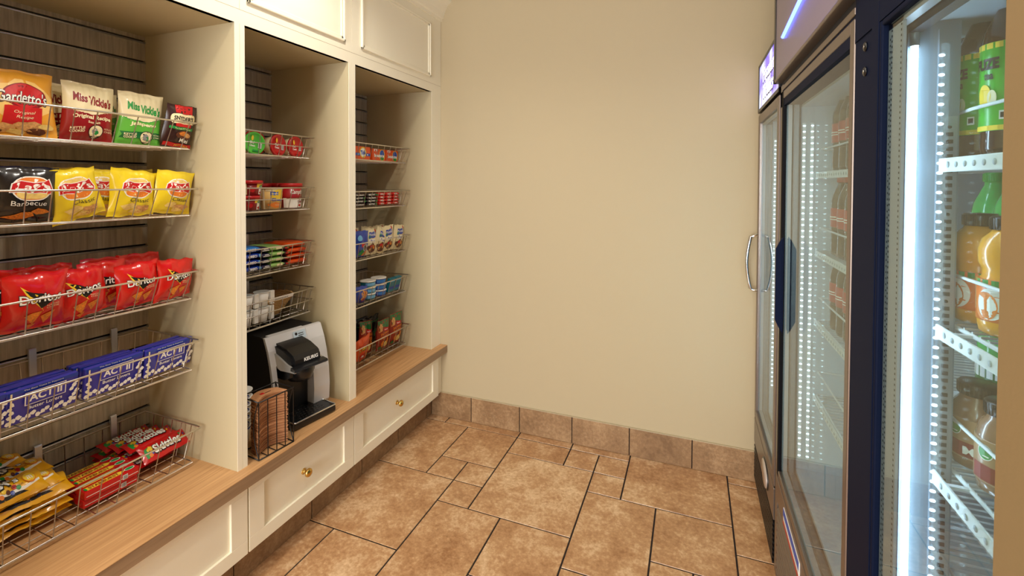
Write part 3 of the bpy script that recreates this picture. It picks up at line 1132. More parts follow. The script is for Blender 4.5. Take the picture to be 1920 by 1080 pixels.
SB = carton('starburst', 0.145, 0.026, 0.026, F_sk, [P_(rct(-0.95, 0.95, 0.35, 0.42), I_w)] + barcode(0.45, 0.5, 0.10, 0.28), 0.003,
            topitems=[P_([(-0.9, 0.1), (0.35, 0.1), (0.52, 0.5), (0.35, 0.9), (-0.9, 0.9)], I_y), T_('STARBURST', -0.25, 0.5, 1.08, I_dr, bold=0.03, h=0.55), P_(ell(0.70, 0.5, 0.2, 0.36), I_w), P_(ell(0.70, 0.5, 0.17, 0.28), I_g), P_(rct(-0.94, -0.86, 0.2, 0.8), I_g)])
for lv in range(2):
    for i in range(5):
        nm = ['back', 'second from back', 'middle', 'second from front', 'front'][i]
        item('fruit_chew_pack', SB, (-1.812 + 0.0315 * i + (0.008 if lv else 0), 0.885 + 0.004 * ((i * 3) % 4), 0.4695 + 0.0275 * lv), '%s red and yellow fruit chew pack, %s layer' % (nm, ['lower', 'upper'][lv]), 'candy pack', yaw=0.6 * ((i % 2) * 2 - 1))
cand = [F_blue, I_r, I_g, I_o, I_y, I_br]
MM = bag('peanut_candy', 0.175, 0.085, 0.022, F_mm, [
    P_([(-0.9, 0.30), (-0.45, 0.38), (0.45, 0.30), (0.9, 0.44), (0.9, 0.36), (0.4, 0.20), (-0.4, 0.28), (-0.9, 0.22)], I_w), P_([(-0.9, 0.22), (-0.4, 0.28), (0.4, 0.20), (0.5, 0.14), (-0.5, 0.10)], I_k)] +
    [P_(ell(-0.4 + 0.09 * i, 0.25 + 0.07 * ((i * 5) % 3), 0.055, 0.075, n=12), cand[i % 6]) for i in range(9)] +
    [P_(ell(0.66, 0.55, 0.16, 0.22), I_o), P_(ell(0.66, 0.57, 0.145, 0.2), I_y), T_('m', 0.66, 0.55, 0.14, I_w, bold=0.03, h=0.16),
     T_("M&M's", -0.1, 0.66, 1.0, I_k, bold=0.06, h=0.44, rot=0.03), T_("M&M's", -0.1, 0.665, 0.95, I_w, bold=0.02, h=0.34, rot=0.03), T_('Peanut', 0.3, 0.40, 0.3, I_br, h=0.09)], 47, 1.6, seal=0.06, nx=22, nz=14)
Rm = random.Random(9)
PM = [(-1.727, 0.718, 0.480, 0, 4), (-1.722, 0.716, 0.501, -3, 8), (-1.718, 0.708, 0.522, 3, 14), (-1.712, 0.716, 0.543, -2, 18), (-1.722, 0.704, 0.566, 5, 14),
      (-1.825, 0.705, 0.480, 2, 0), (-1.830, 0.715, 0.502, -3, 2), (-1.835, 0.705, 0.524, 3, 4), (-1.838, 0.715, 0.546, -1, 6), (-1.842, 0.700, 0.568, 5, 8), (-1.865, 0.690, 0.592, 9, 16), (-1.79, 0.708, 0.586, 6, 12), (-1.715, 0.665, 0.574, 3, 26)]
PL = ['at the bottom of the front pile', 'second from the bottom of the front pile', 'in the middle of the front pile', 'fourth up in the front pile', 'near the top of the front pile',
      'at the bottom of the rear pile', 'second up in the rear pile', 'in the middle of the rear pile', 'fourth up in the rear pile', 'near the top of the rear pile', 'topmost of the rear pile, its corner raised', 'topmost across both piles with its large letters showing', 'sloping over the basket front, below the topmost']
for (x, y, z, yw, ln), l in zip(PM, PL):
    item('peanut_candy_bag', MM, (x, y, z), 'yellow peanut candy bag ' + l, 'candy bag', flat=True, yaw=yw, lean=ln)
CH = bag('chocolate_candy', 0.17, 0.085, 0.020, film('choc', (62, 26, 20), 0.3), [T_("M&M's", -0.1, 0.6, 1.0, I_w, bold=0.04, h=0.4), P_(ell(0.66, 0.5, 0.15, 0.2), I_r), P_(ell(-0.5, 0.25, 0.12, 0.12), F_blue)], 49, 1.4, seal=0.06, nx=18, nz=12)
for i in range(4):
    item('chocolate_candy_bag', CH, (-1.725 - 0.003 * i, 0.548, 0.480 + 0.021 * i), 'dark brown candy bag at the left, %s' % ['bottom of its pile', 'second up', 'third up', 'top of its pile'][i], 'candy bag', flat=True, yaw=3 * (-1) ** i, lean=8)

# ------------------------------------------------------------------ middle cabinet goods
def microcup(name, body, lidm, strip):
    """squat cup lying with its lid towards the room"""
    mb = MB()
    M = Matrix.Rotation(pi / 2, 4, 'X')
    mb.lathe([(0.030, -0.055), (0.036, -0.05), (0.043, -0.004)], body, 30, M)
    mb.lathe([(0.047, -0.006), (0.0475, 0.001), (0.046, 0.003), (0.040, 0.0032), (0.038, 0.0015)], lidm, 30, M)
    its = [P_(ell(-0.35, 0.72, 0.13, 0.12), I_y), T_('Chef', -0.35, 0.52, 0.5, I_w, bold=0.03, h=0.12, rot=0.0), T_('Cheese', -0.3, 0.38, 0.62, I_w, bold=0.02, h=0.10), P_(rct(-0.2, 0.5, 0.12, 0.2), strip)] + barcode(0.55, 0.42, 0.2, 0.12)
    decorate(mb, lambda x, z, off: Vector((x, -0.0018 - off - 0.0015, z - 0.045)), 0.08, 0.09, its)
    return mb.mesh(name)


C_red = film('cup_red', (196, 26, 30), 0.35)
C_grn = film('cup_green', (84, 196, 60), 0.35)
MCR = microcup('pasta_cup_red', F_cream, C_red, I_r)
MCG = microcup('pasta_cup_green', F_cream, C_grn, I_g)
item('pasta_cup', MCG, (-1.698, 1.412, 1.612), 'green lidded pasta cup lying on its side', 'pasta cup', yaw=-4, roll=8)
item('pasta_cup', MCG, (-1.700, 1.312, 1.612), 'second green lidded pasta cup, hidden behind the cabinet edge', 'pasta cup', yaw=-4)
item('pasta_cup', MCR, (-1.696, 1.528, 1.612), 'red lidded pasta cup beside the green one', 'pasta cup', yaw=8, roll=4)
item('pasta_cup', MCR, (-1.694, 1.622, 1.612), 'red lidded pasta cup at the right end of the top basket', 'pasta cup', yaw=6, roll=-3)
item('pasta_cup', MCR, (-1.772, 1.475, 1.622), 'dark red pasta cup behind the green and red cups', 'pasta cup', yaw=-6, lean=6, roll=-24, s=1.15)
item('pasta_cup', MCR, (-1.775, 1.360, 1.616), 'red pasta cup lying behind the green ones', 'pasta cup', yaw=4)

RAV = tapered_cup('soup_cup', 0.040, 0.047, 0.048, F_dred, [P_(rct(-0.62, -0.42, 0.02, 0.97), I_cr), P_(rct(0.22, 0.98, 0.62, 0.98), I_y), P_(rct(0.4, 0.9, 0.05, 0.72), I_w), P_(ell(0.65, 0.72, 0.24, 0.12), I_g), T_('Ravioli', 0.65, 0.72, 0.3, I_w, h=0.10), P_(blob(0.66, 0.22, 0.2, 0.12, 3), I_r), P_(blob(-0.1, 0.4, 0.2, 0.2, 5), I_r)], C_red, 0.012, 0.004)
item('ravioli_cup', RAV, (-1.732, 1.405, 1.334), 'red lidded ravioli cup under another one', 'soup cup', yaw=-20)
item('ravioli_cup', RAV, (-1.730, 1.413, 1.3975), 'red lidded ravioli cup stacked on top of its twin', 'soup cup', yaw=-20)
MAC = tapered_cup('macaroni_cup', 0.040, 0.047, 0.090, film('mac', (236, 196, 120), 0.45), [P_(rct(-0.75, 0.75, 0.86, 0.99), I_cr), P_(ell(0.2, 0.65, 0.55, 0.3), I_y), P_(rct(-0.42, 0.12, 0.66, 0.84), I_b), T_('Kraft', -0.15, 0.75, 0.42, I_w, h=0.10), T_('Cheez', 0.1, 0.46, 0.9, I_b, bold=0.03, h=0.15), P_(blob(0.0, 0.2, 0.6, 0.14, 3), I_o), T_('MAC & CHEESE', 0.2, 0.2, 0.6, I_cr, h=0.07), P_(rct(-0.95, -0.8, 0, 0.95), I_cr)], film('film_lid', (230, 222, 205), 0.3), 0.003, 0.003)
item('macaroni_cup', MAC, (-1.732, 1.520, 1.334), 'yellow macaroni and cheese cup between red cups', 'macaroni cup', yaw=-12)
CAM = tapered_cup('soup_bowl', 0.042, 0.048, 0.098, film('soup_red', (168, 22, 30), 0.35), [P_(rct(-0.97, 0.97, 0.01, 0.47), I_w), P_([(-0.97, 0.47), (-0.4, 0.40), (0.4, 0.40), (0.97, 0.47), (0.97, 0.5), (-0.97, 0.5)], I_dr), T_("Campbell's", 0.25, 0.72, 1.35, I_w, shear=0.3, bold=0.02, h=0.26), T_('TOMATO', 0.45, 0.28, 0.7, I_dr, bold=0.02, h=0.12), P_(blob(0.35, 0.12, 0.16, 0.06, 3), I_r)], C_red, 0.014, 0.003)
item('soup_cup', CAM, (-1.732, 1.628, 1.334), 'tall red and white soup cup at the right end', 'soup cup', yaw=-12)
item('soup_cup', CAM, (-1.832, 1.545, 1.334), 'dark red lidded soup cup behind the macaroni cup', 'soup cup')
item('soup_cup', CAM, (-1.832, 1.648, 1.334), 'red lidded soup cup in the back corner of the basket', 'soup cup')


def packet(name, w, h, t, body, its, seed):
    return bag(name, w, h, t, body, its, seed, 0.7, seal=0.05, nx=16, nz=14)


def packstack(nm, me, x, ys, z0, dz, n, fmt, cat, lean=0, grp=None, ln=None):
    for i in range(n):
        item(nm, me, (x - 0.003 * (i % 2), ys + 0.003 * ((i * 2) % 3), z0 + dz * i), fmt % ['bottom', 'second', 'third', 'fourth', 'fifth', 'top'][i if i < n - 1 else 5], cat, grp, flat=True, lean=0 if ln is None else ln, yaw=1.5 * (-1) ** i)


# packets lie flat; the long printed side faces the room
def slab(name, w, d, h, body, its, endm=None):
    mb = MB()
    R = random.Random(len(name))
    # soft pillow seen from its side: rounded prism along X with pinched ends
    n = 14
    vs = []
    nx = 12
    for i in range(nx + 1):
        t = -1 + 2 * i / nx
        pinch = 0.10 + 0.90 * (1 - abs(t) ** 7) ** 0.5 if abs(t) < 1 else 0.10
        for j in range(n):
            a = 2 * pi * j / n
            ca, sa = cos(a), sin(a)
            yy = (abs(ca) ** 0.55) * (1 if ca > 0 else -1) * d / 2
            zz = (abs(sa) ** 0.7) * (1 if sa > 0 else -1) * h / 2 * pinch
            vs.append((t * w / 2, yy + d / 2, zz + h / 2 + 0.0006 * sin(6 * t + j)))
    fs = []
    for i in range(nx):
        for j in range(n):
            fs.append((i * n + j, i * n + (j + 1) % n, (i + 1) * n + (j + 1) % n, (i + 1) * n + j))
    fs.append(tuple(range(n))[::-1])
    fs.append(tuple(nx * n + j for j in range(n)))
    mb.add(vs, fs, body, True)
    decorate(mb, lambda x, z, off: Vector((x, -off - 0.0008 + 0.4 * h * abs(2 * (z / h) - 1) ** 3, z)), w, h, its)
    return mb.mesh(name)


S_blue = slab('cookie', 0.095, 0.16, 0.026, F_blue, [T_('OREO', 0, 0.5, 0.9, I_w, bold=0.03, h=0.45), P_(ell(0.75, 0.5, 0.12, 0.3), I_lb)])
S_lbl = slab('cookie_b', 0.095, 0.16, 0.026, F_lblue, [T_('OREO', 0, 0.5, 0.9, I_w, bold=0.03, h=0.45)])
S_pur = slab('granola_dark', 0.050, 0.16, 0.024, film('dark_violet', (44, 40, 74), 0.3), [P_(rct(-0.7, 0.7, 0.3, 0.45), I_w), P_(rct(-0.4, 0.5, 0.58, 0.7), I_w)])
S_grn = slab('granola_green', 0.078, 0.16, 0.024, film('pale_green', (156, 200, 110), 0.3), [P_(rct(-0.2, 0.6, 0.3, 0.7), I_cr)])
S_blk = slab('granola_black', 0.040, 0.16, 0.022, F_brown, [P_(rct(-0.5, 0.5, 0.35, 0.65), I_r), P_(ell(0.3, 0.6, 0.3, 0.2), I_g)])
S_org = slab('cracker', 0.115, 0.16, 0.025, F_orange, [P_(rct(0.1, 0.8, 0.25, 0.75), F_dorange)])
ST = [('cookie_pack', S_blue, 1.395, 4, 0.0265, '%s blue cookie pack in the left stack', 'cookie pack'), ('snack_bar', S_pur, 1.462, 4, 0.0245, '%s dark violet snack bar beside the blue cookies', 'snack bar'),
      ('snack_bar', S_grn, 1.522, 4, 0.0245, '%s pale green snack bar of the middle stack', 'snack bar'), ('snack_bar', S_blk, 1.572, 4, 0.0235, '%s dark brown snack bar squeezed beside the orange packs', 'snack bar'), ('cracker_pack', S_org, 1.632, 4, 0.0255, '%s orange cracker pack at the right end', 'cracker pack')]
for nm, me, y, n, dz, fmt, cat in ST:
    for i in range(n):
        m_ = S_lbl if (me is S_blue and i == n - 1) else me
        item(nm, m_, (-1.695, y + 0.002 * (-1) ** i - (0.003 if cat == 'cracker pack' else 0), 1.0765 + dz * i), fmt % ['bottom', 'second', 'third', 'top'][i], cat, yaw=1.0 * (-1) ** i, face=90, s=0.97)
item('cookie_pack', S_blue, (-1.695, 1.292, 1.0765), 'blue cookie pack left of the stacks, hidden behind the cabinet edge', 'cookie pack')

# cups, cards and wicker basket in the lowest basket of the middle cabinet
P_paper = mat('white_paper', (244, 242, 236), 0.6)
PC = tapered_cup('paper_cup', 0.022, 0.030, 0.062, P_paper, [], None, rim=0.0015)
for i, (y, z, l) in enumerate([(1.368, 0.860, 'lower small white paper cup, left'), (1.371, 0.9235, 'upper small white paper cup, left'), (1.446, 0.860, 'lower small white paper cup, right'), (1.449, 0.9235, 'upper small white paper cup, right')]):
    o = item('paper_cup', PC, (-1.708, y, z), l + ' of the pair columns above the coffee maker', 'paper cup')
    CARD = MB().box(-0.010, 0.010, 0, 0.012, 0, 0.058, P_paper, 0.001).mesh('card') if i == 0 else CARD
    item('sugar_packet', CARD, (-1.690, y + 0.041, z + 0.001), 'white paper packet standing beside the %s paper cup' % l.split(' small')[0].replace('lower', 'lower ' + l.split(', ')[1]).replace('upper', 'upper ' + l.split(', ')[1]), 'paper packet', yaw=3)
lb = MB().box(-0.062, 0.062, 0, 0.002, 0, 0.014, P_paper)
decorate(lb, lambda x, z, off: Vector((x, -off, z)), 0.124, 0.014, [T_('Sweeteners', 0, 0.5, 1.1, I_k, h=0.6)])
item('basket_label', lb.mesh('basket_label'), (-1.628, 1.478, 0.953), 'white paper label strip on the basket rim', 'label', lean=-20)
wk = MB()
P_wick = mat('wicker', (196, 156, 100), 0.6, noise=0.3, nscale=300)
for k in range(13):
    t = k / 12
    ry = 0.066 + 0.052 * t
    rx = 0.058 + 0.044 * t
    z = 0.005 + 0.068 * t
    n = 44
    wk.tube([(rx * cos(2 * pi * i / n) * (1 + 0.018 * (-1) ** (i + k)), ry * sin(2 * pi * i / n) * (1 + 0.018 * (-1) ** (i + k)), z) for i in range(n)], 0.0036, P_wick, 5, True)
for i in range(22):
    a = 2 * pi * i / 22
    wk.tube([(0.058 * cos(a), 0.066 * sin(a), 0.003), (0.102 * cos(a), 0.118 * sin(a), 0.075)], 0.002, P_wick, 5)
wk.lathe([(0.058, 0.001), (0.06, 0.005)], P_wick, 30)
rm = MB()
rm.tube([(0.104 * cos(2 * pi * i / 40), 0.120 * sin(2 * pi * i / 40), 0.078 + 0.0015 * (-1) ** i) for i in range(40)], 0.0055, P_wick, 6, True)
wr = empty('wicker_basket', (-1.790, 1.535, 0.858))
tag(wr, 'round tan wicker basket inside the wire basket above the coffee maker', 'wicker basket')
wk.build('woven_body', wr)
rm.build('rim', wr)

# ------------------------------------------------------------------ far cabinet goods
BNC = carton('dryer_sheets', 0.118, 0.068, 0.045, F_orange, [P_(ell(0.45, 0.5, 0.44, 0.48), I_y), P_(ell(0.45, 0.55, 0.36, 0.38), I_b), P_(ell(0.45, 0.2, 0.28, 0.14), I_g), T_('bounce', 0.0, 0.45, 1.5, I_w, bold=0.05, h=0.30), P_(rct(-0.8, -0.35, 0.78, 0.97), I_w), P_(ell(-0.58, 0.86, 0.1, 0.08), I_r)])
TID = carton('laundry_powder', 0.125, 0.072, 0.045, film('tide_orange', (236, 90, 28), 0.35), [P_(rct(-0.85, 0.97, 0.30, 0.50), I_b), P_(ell(0.05, 0.55, 0.42, 0.42), I_y), P_(ell(0.05, 0.55, 0.33, 0.33), I_w), T_('Tide', 0.05, 0.55, 0.62, I_b, bold=0.05, h=0.34, rot=0.1), P_(rct(-0.75, -0.4, 0.35, 0.45), I_lb), P_(ell(0.62, 0.40, 0.08, 0.06), I_w)])
item('laundry_powder_box', TID, (-1.690, 2.078, 1.576), 'orange laundry powder box with a round blue logo', 'laundry box', yaw=-2)
item('dryer_sheet_box', BNC, (-1.690, 2.222, 1.576), 'orange dryer sheet box in the middle of the basket', 'laundry box')
item('dryer_sheet_box', BNC, (-1.690, 2.347, 1.576), 'orange dryer sheet box at the right end', 'laundry box')
item('laundry_powder_box', TID, (-1.690, 1.948, 1.576), 'orange laundry powder box partly behind the cabinet edge', 'laundry box')
item('dryer_sheet_box', BNC, (-1.745, 2.16, 1.576), 'orange dryer sheet box in the back row', 'laundry box')

S_mw = slab('choc_bar', 0.098, 0.034, 0.017, film('bar_black', (30, 20, 26), 0.3), [T_('MILKY WAY', -0.05, 0.5, 1.1, I_w, bold=0.03, h=0.5), P_(ell(0.75, 0.5, 0.15, 0.3), I_g)])
S_tw = slab('choc_bar_b', 0.098, 0.034, 0.017, film('bar_dark', (56, 26, 30), 0.3), [T_('Snickers', 0.0, 0.5, 1.3, I_w, bold=0.03, h=0.5)])
S_kk = slab('wafer_bar', 0.062, 0.034, 0.0175, film('bar_red', (214, 24, 20), 0.3), [T_('KitKat', -0.1, 0.5, 0.9, I_w, bold=0.03, h=0.5)])
for c_ in range(2):
    for i in range(4):
        item('chocolate_bar', S_mw if (i + c_) % 3 else S_tw, (-1.672, 2.035 + 0.102 * c_, 1.322 + 0.0175 * i), '%s dark chocolate bar of the %s front stack' % (['bottom', 'second', 'third', 'top'][i], ['left', 'right'][c_]), 'chocolate bar', yaw=1.5 * (-1) ** i)
        item('chocolate_bar', S_tw, (-1.716, 2.035 + 0.102 * c_, 1.322 + 0.0175 * i), '%s brown chocolate bar of the %s rear stack' % (['bottom', 'second', 'third', 'top'][i], ['left', 'right'][c_]), 'chocolate bar', yaw=-1.5 * (-1) ** i)
for c_ in range(3):
    for i in range(4):
        item('wafer_bar', S_kk, (-1.670, 2.226 + 0.066 * c_, 1.322 + 0.018 * i), '%s red wafer bar of the %s stack' % (['bottom', 'second', 'third', 'top'][i], ['left', 'middle', 'right'][c_]), 'wafer bar', yaw=2 * (-1) ** i)

TRM = bag('trail_mix', 0.108, 0.150, 0.035, F_cream, [P_([(-0.6, 0.62), (0.6, 0.66), (0.55, 0.88), (-0.5, 0.84)], F_blue), P_(ell(-0.5, 0.66, 0.14, 0.08), I_g), P_(ell(0.5, 0.9, 0.1, 0.06), I_r), T_('PLANTERS', 0, 0.75, 0.95, I_w, bold=0.02, h=0.08),
    P_(rct(-0.6, 0.6, 0.46, 0.6), I_w), T_('Nuts', 0, 0.53, 0.7, F_blue, bold=0.04, h=0.10), P_(blob(0.0, 0.26, 0.72, 0.19, 3), I_br), P_(blob(0.2, 0.3, 0.2, 0.08, 4), I_chip), P_(blob(-0.25, 0.2, 0.2, 0.07, 5), I_tan), P_(ell(-0.15, 0.33, 0.2, 0.06), I_r)], 61, 1.4)
TRB = bag('cookie_bites', 0.108, 0.145, 0.035, F_blue, [P_(blob(0.0, 0.50, 0.4, 0.1, 4), I_r), P_([(0.0, 0.45), (0.5, 0.55), (0.8, 0.35), (0.3, 0.24)], I_w), P_([(0.08, 0.45), (0.48, 0.51), (0.7, 0.36), (0.34, 0.28)], I_k), P_(ell(0.0, 0.2, 0.36, 0.12), I_g), P_(blob(0.6, 0.14, 0.4, 0.12, 6), I_chip), P_(ell(-0.5, 0.75, 0.3, 0.1), I_lb)], 63, 1.3)
for i, (y, x, m_, ln, rl, l) in enumerate([(2.015, -1.672, TRB, -8, 4, 'blue cookie bites pouch at the left of the basket'), (2.118, -1.680, TRM, -4, 2, 'cream nut mix pouch next to the blue pouch'), (2.180, -1.672, TRM, -6, 12, 'cream nut mix pouch leaning in the middle'), (2.262, -1.668, TRM, -7, -6, 'cream nut mix pouch standing tallest, second from the right'), (2.360, -1.672, TRM, -8, 2, 'cream nut mix pouch at the right end'),
                                         (2.060, -1.735, TRM, 3, -3, 'nut mix pouch in the back row behind the blue pouch'), (2.175, -1.738, TRM, 3, 4, 'nut mix pouch in the back row, middle'), (2.300, -1.738, TRM, 3, -4, 'nut mix pouch in the back row by the side panel')]):
    item('trail_mix_pouch', m_, (x, y, 1.049 + (0.006 if i == 3 else 0)), l, 'snack pouch', lean=ln, roll=rl)

MINI = tapered_cup('mini_tub', 0.038, 0.042, 0.030, F_teal, [P_(rct(-0.9, 0.9, 0.25, 0.8), I_lb)], I_w, 0.004, 0.002)
MINB = tapered_cup('mini_tub_b', 0.038, 0.042, 0.030, F_blue, [P_(rct(-0.9, 0.9, 0.25, 0.8), F_lblue)], I_w, 0.004, 0.002)
for c_, (y, me, cn) in enumerate([(2.120, MINI, 'teal'), (2.215, MINB, 'blue')]):
    for i in range(3):
        item('candy_tub', me, (-1.690, y, 0.802 + 0.0348 * i), '%s white rimmed %s candy tub in its stack' % (['bottom', 'middle', 'top'][i], cn), 'candy tub')
item('cookie_bites_pouch', bag('nut_bites', 0.11, 0.095, 0.04, F_blue, [P_(blob(0.2, 0.5, 0.6, 0.4, 7, 14), I_tan), P_(blob(0.3, 0.6, 0.3, 0.2, 8), I_chip), P_(blob(0.2, 0.25, 0.2, 0.16, 9), I_r)], 71, 1.3), (-1.672, 2.015, 0.803), 'blue pouch with nuts printed on it, left in the tub basket', 'snack pouch', lean=-12)
S_cup = MB().lathe([(0.045, 0), (0.05, 0.05), (0.052, 0.054), (0.046, 0.056)], F_black).mesh('bowl')
item('black_lidded_tub', S_cup, (-1.765, 2.02, 0.803), 'round black lidded tub behind the nut pouch', 'tub')
MNT = carton('mint_box', 0.052, 0.082, 0.022, F_teal, [P_(rct(-0.8, 0.8, 0.2, 0.4), F_blue), P_(rct(-0.8, 0.8, 0.78, 0.92), I_lb)])
for i in range(2):
    item('mint_box', MNT, (-1.668, 2.300 + 0.058 * i, 0.803), ['teal mint box beside the blue tubs', 'teal mint box at the right end of the tub basket'][i], 'mint box', lean=-14)

CHE = bag('cheese_puffs', 0.118, 0.150, 0.045, F_orange, [P_([(-0.7, 0.52), (0.75, 0.66), (0.72, 0.86), (-0.65, 0.74)], F_dorange), T_('Cheetos', 0.05, 0.62, 1.35, I_k, bold=0.06, shear=0.2, h=0.22, rot=0.12), T_('Cheetos', 0.05, 0.62, 1.3, I_y, bold=0.02, shear=0.2, h=0.17, rot=0.12), P_(blob(0.1, 0.25, 0.6, 0.16, 5, 14), I_r), P_(blob(0.0, 0.25, 0.2, 0.07, 6), I_w), P_(blob(0.4, 0.3, 0.2, 0.09, 7), I_chip)], 81, 1.5)
JAL = bag('popper_chips', 0.112, 0.185, 0.045, film('popper_brown', (150, 40, 26), 0.3), [P_([(-0.98, 0.66), (-0.3, 0.78), (0.3, 0.72), (0.98, 0.80), (0.98, 0.98), (-0.98, 0.98)], F_dgreen), P_([(-0.9, 0.60), (-0.5, 0.66), (-0.4, 0.85), (-0.7, 0.9), (-0.95, 0.75)], I_tan), P_(ell(0.05, 0.68, 0.4, 0.06), I_r), T_("Herr's", 0.05, 0.68, 0.5, I_w, bold=0.02, h=0.05),
    T_('JALAPENO', 0.03, 0.55, 1.55, I_o, bold=0.04, h=0.10, rot=0.06), T_('POPPER', 0.03, 0.43, 1.4, I_o, bold=0.04, h=0.11, rot=0.06), P_(blob(-0.3, 0.2, 0.3, 0.13, 4), I_chip), P_(blob(0.2, 0.16, 0.34, 0.12, 5), I_bchip), P_(blob(0.5, 0.28, 0.22, 0.1, 6), I_chip), P_(blob(-0.6, 0.08, 0.3, 0.06, 7), F_dgreen)], 83, 1.3)
for i, (y, x, z, m_, ln, rl, s_, l) in enumerate([
        (2.022, -1.672, 0.486, CHE, -16, -6, 0.98, 'orange cheese puff bag at the front left of the lowest basket'),
        (1.985, -1.735, 0.50, CHE, -2, -4, 1.1, 'orange cheese puff bag behind the front one'),
        (2.128, -1.715, 0.488, JAL, 0, 4, 0.98, 'brown popper chip bag set back in the middle'),
        (2.228, -1.678, 0.486, JAL, -8, -3, 0.98, 'green topped jalapeno popper bag second from the right'),
        (2.340, -1.672, 0.486, JAL, -8, -4, 1.05, 'green topped jalapeno popper bag at the right end, standing highest')]):
    item('chip_bag', m_, (x, y, z), l, 'chip bag', lean=ln, roll=rl, s=s_)
DKB = bag('dark_chips', 0.122, 0.185, 0.04, F_black, [P_(rct(-0.9, 0.9, 0.78, 0.82), F_dgreen), P_(blob(0, 0.4, 0.5, 0.15, 4), F_dgreen), P_(blob(0.2, 0.3, 0.2, 0.1, 4), I_r)], 85, 1.6)
for y, rl, l in [(2.085, -10, 'black and green chip bag behind the cheese puffs'), (2.000, 6, 'black chip bag at the left of the back row'), (2.185, 4, 'black chip bag peeking out behind the popper bags'), (2.300, -4, 'black chip bag behind the right end popper bag')]:
    item('chip_bag', DKB, (-1.795, y, 0.488), l, 'chip bag', lean=-2, roll=rl, s=1.06 if y < 2.1 else 0.88)
# ------------------------------------------------------------------ coffee maker
kr = empty('coffee_maker', (-1.562, 1.520, ZC), (0, 0, radians(90 - 9)))
tag(kr, 'silver and black single cup coffee maker on the bench worktop', 'coffee maker')


def kp(nm, mb, par=None, label=None):
    o = mb.build(nm, par or kr)
    if label:
        o['label'] = label
    return o


m = MB()
m.prism([(0.008, 0.012), (0.290, 0.004), (0.290, 0.335), (0.270, 0.355), (0.085, 0.362), (0.058, 0.358), (0.034, 0.31), (0.016, 0.25), (0.002, 0.18), (-0.004, 0.10), (0.0, 0.03)], 0, -0.132, -0.110, P_blkm)
m.prism([(0.050, 0.004), (0.290, 0.004), (0.290, 0.335), (0.270, 0.355), (0.085, 0.362), (0.052, 0.350), (0.045, 0.20)], 0, -0.110, 0.112, P_blkm)
m.box(-0.118, 0.102, 0.02, 0.28, 0, 0.006, P_blk)
kp('rear_housing', m)
WP = [(0.046, 0.362), (0.060, 0.364), (0.075, 0.36), (0.10, 0.30), (0.10, 0.012), (0.0, 0.012), (-0.012, 0.03), (-0.016, 0.10), (-0.010, 0.18), (0.004, 0.25), (0.022, 0.31)]
WF = [(0.0, 0.012), (-0.012, 0.03), (-0.016, 0.10), (-0.010, 0.18), (0.004, 0.25), (0.022, 0.31), (0.046, 0.362)]
WL = WF + [(a_ + 0.013, b_) for a_, b_ in WF[::-1]]
for xa, xb in ((0.052, 0.132), (-0.134, -0.112)):
    m = MB()
    m.prism(WP if xa > 0 else WL, 0, xa, xb, P_sil)
    kp('side_wing', m)
m = MB()
m.prism([(0.048, 0.363), (0.075, 0.364), (0.09, 0.30), (0.02, 0.235), (0.004, 0.25), (0.024, 0.31)], 0, -0.1125, 0.0525, P_sil)
fp = kp('top_panel', m)
m = MB()
sl = (0.363 - 0.25) / (0.048 - 0.004)


def kface(x, z, off):
    zz = 0.255 + z
    return Vector((x, 0.004 + (zz - 0.25) / sl * 0.93 - 0.004 - off, zz))


decorate(m, kface, 0.15, 0.10, [P_(rct(-0.18, 0.60, 0.70, 1.03), mat('display', (196, 214, 226), 0.2)), P_(ell(0.0, 0.92, 0.08, 0.06), I_k), P_(rct(0.12, 0.46, 0.82, 0.85), I_k), P_(rct(0.12, 0.46, 0.90, 0.93), I_k)])
kp('display', m, fp)
m = MB()
m.box(-0.098, 0.052, 0.028, 0.05, 0.03, 0.25, P_blk, 0.004)
kp('brew_recess', m)
hd = MB()
hd.prism([(0.05, 0.215), (0.05, 0.330), (0.030, 0.334), (-0.03, 0.322), (-0.078, 0.302), (-0.092, 0.284), (-0.092, 0.262), (-0.06, 0.235), (-0.055, 0.205), (-0.02, 0.190), (0.03, 0.190)], 0, -0.092, 0.024, P_blk)
hd.prism([(0.05, 0.24), (0.05, 0.320), (0.030, 0.324), (-0.03, 0.312), (-0.072, 0.293), (-0.082, 0.270), (-0.05, 0.245)], 0, -0.101, 0.033, P_blk)
ho = kp('brew_head', hd)
m = MB()
M = Matrix.Translation((-0.029, -0.03, 0)) @ Matrix.Scale(0.9, 4, (1, 0, 0))
m.lathe([(0.02, 0.172), (0.050, 0.182), (0.060, 0.21), (0.062, 0.262)], P_blk, 28, M)
kp('brew_spout', m, ho)
m = MB()
decorate(m, lambda x, z, off: Vector((x - 0.020, -0.0935 - off, 0.268 + z)), 0.10, 0.02, [T_('KEURIG', 0, 0.5, 1.3, I_w, bold=0.03, h=0.75)])
kp('brand_lettering', m, ho)
for s_ in (-1, 1):
    m = MB()
    x0, x1 = (-0.109, -0.1015) if s_ < 0 else (0.0335, 0.041)
    m.prism([(0.030, 0.302), (0.042, 0.280), (0.036, 0.252), (-0.02, 0.236), (-0.112, 0.242), (-0.117, 0.256), (-0.06, 0.268), (-0.01, 0.288)], 0, x0, x1, P_silm)
    kp('handle_arm', m, ho)
m = MB()
m.prism([(-0.088, 0.262), (-0.118, 0.258), (-0.122, 0.250), (-0.112, 0.244), (-0.085, 0.248)], 0, -0.109, 0.041, P_blk)
kp('handle_bar', m, ho)
tr = MB()
tr.box(-0.105, 0.100, -0.098, 0.03, 0.004, 0.032, P_blk, 0.006)
to = kp('drip_tray', tr)
m = MB()
